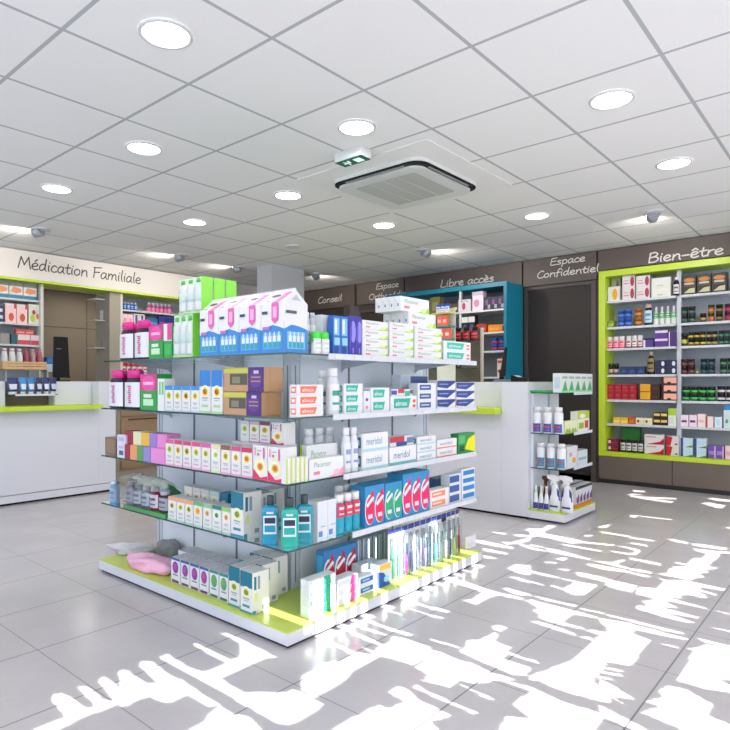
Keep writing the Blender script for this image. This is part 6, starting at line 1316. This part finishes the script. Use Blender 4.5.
LIT2 = {
 (430, 495): [[(330,325),(400,335),(610,380),(600,395),(420,365),(330,345)], [(380,390),(440,395),(570,425),(560,435),(460,420),(385,405)], [(385,440),(430,445),(495,465),(400,462)], [(560,535),(620,505),(735,515),(735,585),(680,580),(600,555)], [(575,595),(640,600),(735,630),(735,645),(640,620)],
   [(450,265),(560,280),(550,290),(470,278)], [(520,340),(600,345),(680,320),(735,300),(735,335),(640,355),(560,362)], [(600,290),(690,288),(735,300),(650,305)], [(690,255),(735,240),(735,270)], [(650,350),(735,375),(735,395),(660,368)], [(120,610),(240,625),(400,680),(560,735),(420,735),(330,690),(160,640)], [(560,675),(735,725),(735,735),(640,735),(540,690)]],
 (530, 495): [[(0,245),(90,245),(130,220),(190,225),(100,265),(110,280),(240,305),(330,320),(400,340),(620,362),(600,372),(380,350),(300,355),(240,340),(180,325),(60,300),(0,310)], [(490,230),(590,212),(560,238),(500,240)], [(500,265),(560,270),(735,298),(735,310),(540,280)], [(400,290),(480,295),(400,305)], [(630,370),(735,380),(735,395)],
   [(240,355),(520,405),(515,415),(230,365)], [(590,405),(735,425),(735,440),(600,415)], [(0,378),(90,398),(120,415),(0,395)], [(0,360),(100,378),(95,385),(0,370)], [(110,385),(160,392),(260,415),(440,465),(430,475),(280,445),(130,415)], [(180,468),(240,455),(280,462),(250,480)], [(100,485),(200,490),(190,500),(110,495)],
   [(450,478),(600,490),(670,470),(700,475),(640,500),(660,515),(735,530),(735,545),(600,515)], [(410,500),(480,505),(735,555),(735,570),(540,545),(430,518)], [(200,535),(290,545),(270,555),(215,545)], [(330,560),(400,570),(520,595),(620,625),(735,650),(735,708),(620,685),(540,655),(560,640),(420,605),(350,590)],
   [(0,550),(120,575),(215,600),(200,608),(100,590),(0,565)], [(230,605),(340,630),(490,655),(400,735),(320,735),(230,690),(260,670),(300,655),(320,635),(240,618)], [(160,655),(240,680),(230,690),(150,665)], [(0,625),(100,655),(100,662),(0,637)]],
 (630, 495): [[(0,0),(90,10),(340,22),(340,32),(160,30),(320,45),(300,58),(140,38),(0,12)], [(515,60),(570,52),(700,75),(670,98),(620,92)], [(560,25),(600,20),(735,35),(735,50),(640,45)], [(0,145),(70,150),(40,165),(0,162)], [(70,150),(310,178),(300,183),(80,158)], [(690,235),(735,232),(735,248)], [(0,305),(180,330),(170,340),(0,318)], [(0,345),(130,365),(125,375),(0,355)],
   [(0,385),(40,390),(80,405),(40,440),(0,430),(0,425),(30,420),(35,405),(0,398)], [(0,455),(230,500),(220,515),(140,500),(0,470)], [(265,322),(300,318),(425,345),(420,358),(340,345)], [(445,355),(500,355),(710,385),(700,402),(600,392),(460,368)],
   [(460,390),(520,395),(600,405),(735,415),(735,430),(660,425),(640,460),(600,490),(570,515),(630,530),(620,540),(550,545),(580,565),(500,575),(550,600),(480,605),(440,625),(330,600),(260,590),(200,575),(260,570),(290,540),(320,520),(410,520),(430,480),(460,460),(520,460),(560,430),(480,410)], [(330,488),(400,500),(410,515),(340,500)],
   [(0,535),(60,540),(170,565),(150,575),(0,548)], [(0,560),(140,590),(160,598),(120,600),(0,575)], [(200,600),(240,625),(420,640),(700,690),(690,700),(560,675),(500,665),(520,690),(480,700),(560,735),(200,735),(190,700),(240,660),(270,625)], [(0,650),(55,660),(20,700),(0,710)], [(40,710),(80,675),(190,690),(200,735),(60,735)]],
 (330, 580): [[(0,450),(60,470),(170,520),(300,545),(330,520),(360,480),(440,450),(460,410),(560,430),(735,490),(735,545),(680,570),(600,620),(500,590),(380,555),(320,575),(200,640),(150,680),(110,735),(0,735),(0,590),(60,595),(160,550),(100,510),(0,470)], [(140,325),(180,318),(420,400),(430,410),(300,380)], [(100,360),(140,360),(330,440),(380,480),(300,460)],
   [(230,290),(270,285),(400,335),(440,350),(600,395),(600,405),(560,405),(440,370),(380,345)], [(540,145),(620,155),(735,195),(735,210),(640,180)], [(640,225),(735,250),(735,265)], [(380,215),(440,220),(520,250),(500,252)], [(480,170),(640,225),(640,234)], [(200,470),(320,520),(300,530)], [(620,640),(735,560),(735,735),(690,735),(715,690)]],
 (430, 580): [[(120,0),(230,5),(330,40),(480,85),(680,130),(660,145),(500,110),(440,125),(340,180),(240,150),(300,140),(370,100),(390,80),(260,40)], [(520,60),(560,65),(730,100),(720,110),(600,85)], [(690,145),(735,155),(735,170)], [(0,195),(60,200),(145,225),(130,240),(0,212)], [(0,250),(100,275),(80,285),(0,265)], [(455,345),(490,325),(560,345),(510,375),(470,365)],
   [(270,440),(370,435),(470,380),(500,400),(470,445),(590,490),(560,520),(735,580),(735,592),(560,540),(520,570),(735,640),(700,695),(600,690),(520,655),(380,600),(210,520),(260,490)], [(0,510),(60,520),(200,580),(300,605),(440,670),(600,720),(640,735),(0,735),(0,560),(30,540),(0,525)], [(0,425),(220,490),(210,500),(0,438)]],
 (530, 580): [[(20,115),(80,125),(340,185),(330,195),(100,145)], [(350,200),(540,240),(520,248),(380,215)], [(560,250),(735,290),(735,302),(570,262)], [(0,140),(130,175),(290,215),(480,265),(490,280),(320,250),(230,305),(390,350),(380,360),(150,310),(60,275),(70,250),(20,225),(60,205),(0,170)], [(10,305),(60,300),(180,335),(340,395),(320,405),(160,355)], [(405,370),(440,360),(545,380),(500,400)], [(365,415),(400,408),(470,430),(440,440)],
   [(500,275),(735,315),(735,625),(540,595),(560,615),(520,630),(530,650),(490,670),(500,690),(450,705),(470,735),(0,735),(0,700),(60,675),(130,660),(180,630),(280,600),(370,530),(440,470),(480,420),(560,370),(570,350),(530,330)], [(560,635),(690,662),(680,674),(530,645)], [(520,660),(680,695),(670,705),(500,675)], [(480,695),(620,725),(600,735),(460,710)],
   [(0,575),(70,600),(60,610),(0,590)], [(0,640),(15,650),(0,665)]],
 (630, 580): [[(40,90),(70,50),(200,60),(250,0),(400,0),(700,65),(690,80),(500,50),(480,60),(640,105),(630,115),(480,75),(560,125),(540,135),(400,100),(300,95),(380,125),(370,135),(260,120),(560,205),(560,212),(320,160),(240,155),(330,190),(340,205),(220,195),(500,270),(500,282),(220,230),(470,308),(440,315),(240,270),(150,240),(40,210),(60,185),(130,190),(90,155),(190,140),(60,105)], [(0,40),(50,45),(15,85),(0,85)],
   [(0,285),(50,300),(200,340),(390,385),(380,395),(250,370),(0,305)], [(0,320),(200,370),(430,430),(420,440),(300,420),(160,390),(30,360),(20,390),(150,440),(110,490),(30,590),(0,620)], [(160,445),(350,490),(340,498)], [(410,500),(480,495),(560,470),(735,495),(735,735),(600,705),(590,712),(720,735),(330,735),(400,640),(460,530),(470,515)], [(570,340),(735,370),(735,380)], [(600,220),(735,245),(735,253)], [(480,420),(735,480),(735,490),(560,460)]],
}
def inside(P):
    ins = np.zeros(GX.shape, bool); n = len(P)
    for i in range(n):
        x1_, y1_ = P[i]; x2_, y2_ = P[(i + 1) % n]
        if abs(y1_ - y2_) < 1e-9: continue
        ins ^= ((y1_ > GY) != (y2_ > GY)) & (GX < (x2_ - x1_) * (GY - y1_) / (y2_ - y1_) + x1_)
    return ins
for (ox, oy) in LIT2:
    lit &= ~inside([onZ(*q)[:2] for q in ((ox, oy), (ox + 100, oy), (ox + 100, oy + 100), (ox, oy + 100))])
for (ox, oy), L in LIT2.items():
    for P in L: lit |= inside([onZ(ox + min(x, 731) * 100 / 730, oy + min(y, 731) * 100 / 730)[:2] for x, y in P])
STR = [inside(P) for P in gondola_strips()]
lit &= ~((GX > GU - .01) & (GX < GU + GS + .02) & (GY > GV - .03))
for s_ in STR: lit |= s_
shift = math.cos(AZ) / math.sin(AZ)
b = MB(); mf = sun_mask_material()  # unseen mask, added so the sun lands in the traced floor patches
def cell(ua, ub, va_, vb_):
    za, zb_ = (va_ - WV) * TAN, (vb_ - WV) * TAN
    sh = shift * ((va_ + vb_) / 2 - WV)
    b.poly([(ua - sh, WV, za), (ub - sh, WV, za), (ub - sh, WV, zb_), (ua - sh, WV, zb_)], mf)
for j in range(nv):
    va_ = V0 + j * DV_; i = 0
    while i < nu:
        if lit[j, i]: i += 1; continue
        k = i
        while k < nu and not lit[j, k]: k += 1
        cell(U0 + i * DU, U0 + k * DU, va_, va_ + DV_); i = k
ztopf = (V0 + nv * DV_ - WV) * TAN; zbotf = (V0 - WV) * TAN
b.poly([(-2.15, WV, ztopf), (7.25, WV, ztopf), (7.25, WV, 2.36), (-2.15, WV, 2.36)], mf)
b.poly([(-2.15, WV, .3), (7.25, WV, .3), (7.25, WV, zbotf), (-2.15, WV, zbotf)], mf)
struct('sun_mask', b, 'unseen translucent mask added to cut the sun into patches')

# ------------------------------------------------------------------ light
sun = bpy.data.lights.new('sun', 'SUN'); sun.energy = 24.0; sun.angle = math.radians(.16); sun.color = (1.0, .96, .93)
so = link(bpy.data.objects.new('sun', sun))
d = Vector((math.cos(AZ) * math.cos(EL), math.sin(AZ) * math.cos(EL), -math.sin(EL)))
so.rotation_euler = d.to_track_quat('-Z', 'Y').to_euler()
w = bpy.data.worlds.new('day'); SC.world = w; w.use_nodes = True
w.node_tree.nodes['Background'].inputs[0].default_value = (.78, .86, 1.0, 1)
w.node_tree.nodes['Background'].inputs[1].default_value = 2.2
def lamp(u, v, power, r=.09):
    li = bpy.data.lights.new('downlight_and_fill', 'AREA'); li.shape = 'DISK'; li.size = r * 2; li.energy = power; li.color = (1, .96, .9)
    o = link(bpy.data.objects.new('downlight_and_fill', li)); o.location = (u, v, CEIL - .02)
for u, v in ((1.39, 2.23), (1.98, 3.42), (1.97, 4.62), (3.19, 4.65), (3.20, 3.44), (2.60, 2.23), (4.38, 3.43), (3.19, 1.03), (4.39, 1.02), (5.00, 2.24), (4.4, 8.9), (5.4, 8.4)):
    lamp(u, v, 6 if v < 8 else 9, .09 if v < 8 else .3)  # far pair has no fitting; added to brighten the beige back room

# ------------------------------------------------------------------ camera
cam = bpy.data.cameras.new('camera'); co = link(bpy.data.objects.new('camera', cam))
co.location = (0, 0, HC); co.rotation_euler = (PI / 2, 0, TH - PI / 2)
cam.sensor_width = 36; cam.lens = FPX / 730 * 36; cam.shift_x = (365 - CX) / 730; cam.shift_y = (CY - 365) / 730
cam.clip_start = .05; cam.clip_end = 60
SC.camera = co
SC.view_settings.view_transform = 'Standard'; SC.view_settings.look = 'None'; SC.view_settings.gamma = 1; SC.view_settings.use_curve_mapping = False
SC.view_settings.exposure = 0.11
SC.cycles.use_denoising = True
SC.cycles.max_bounces = 8; SC.cycles.diffuse_bounces = 4; SC.cycles.glossy_bounces = 4; SC.cycles.transparent_max_bounces = 24
SC.cycles.sample_clamp_indirect = 6
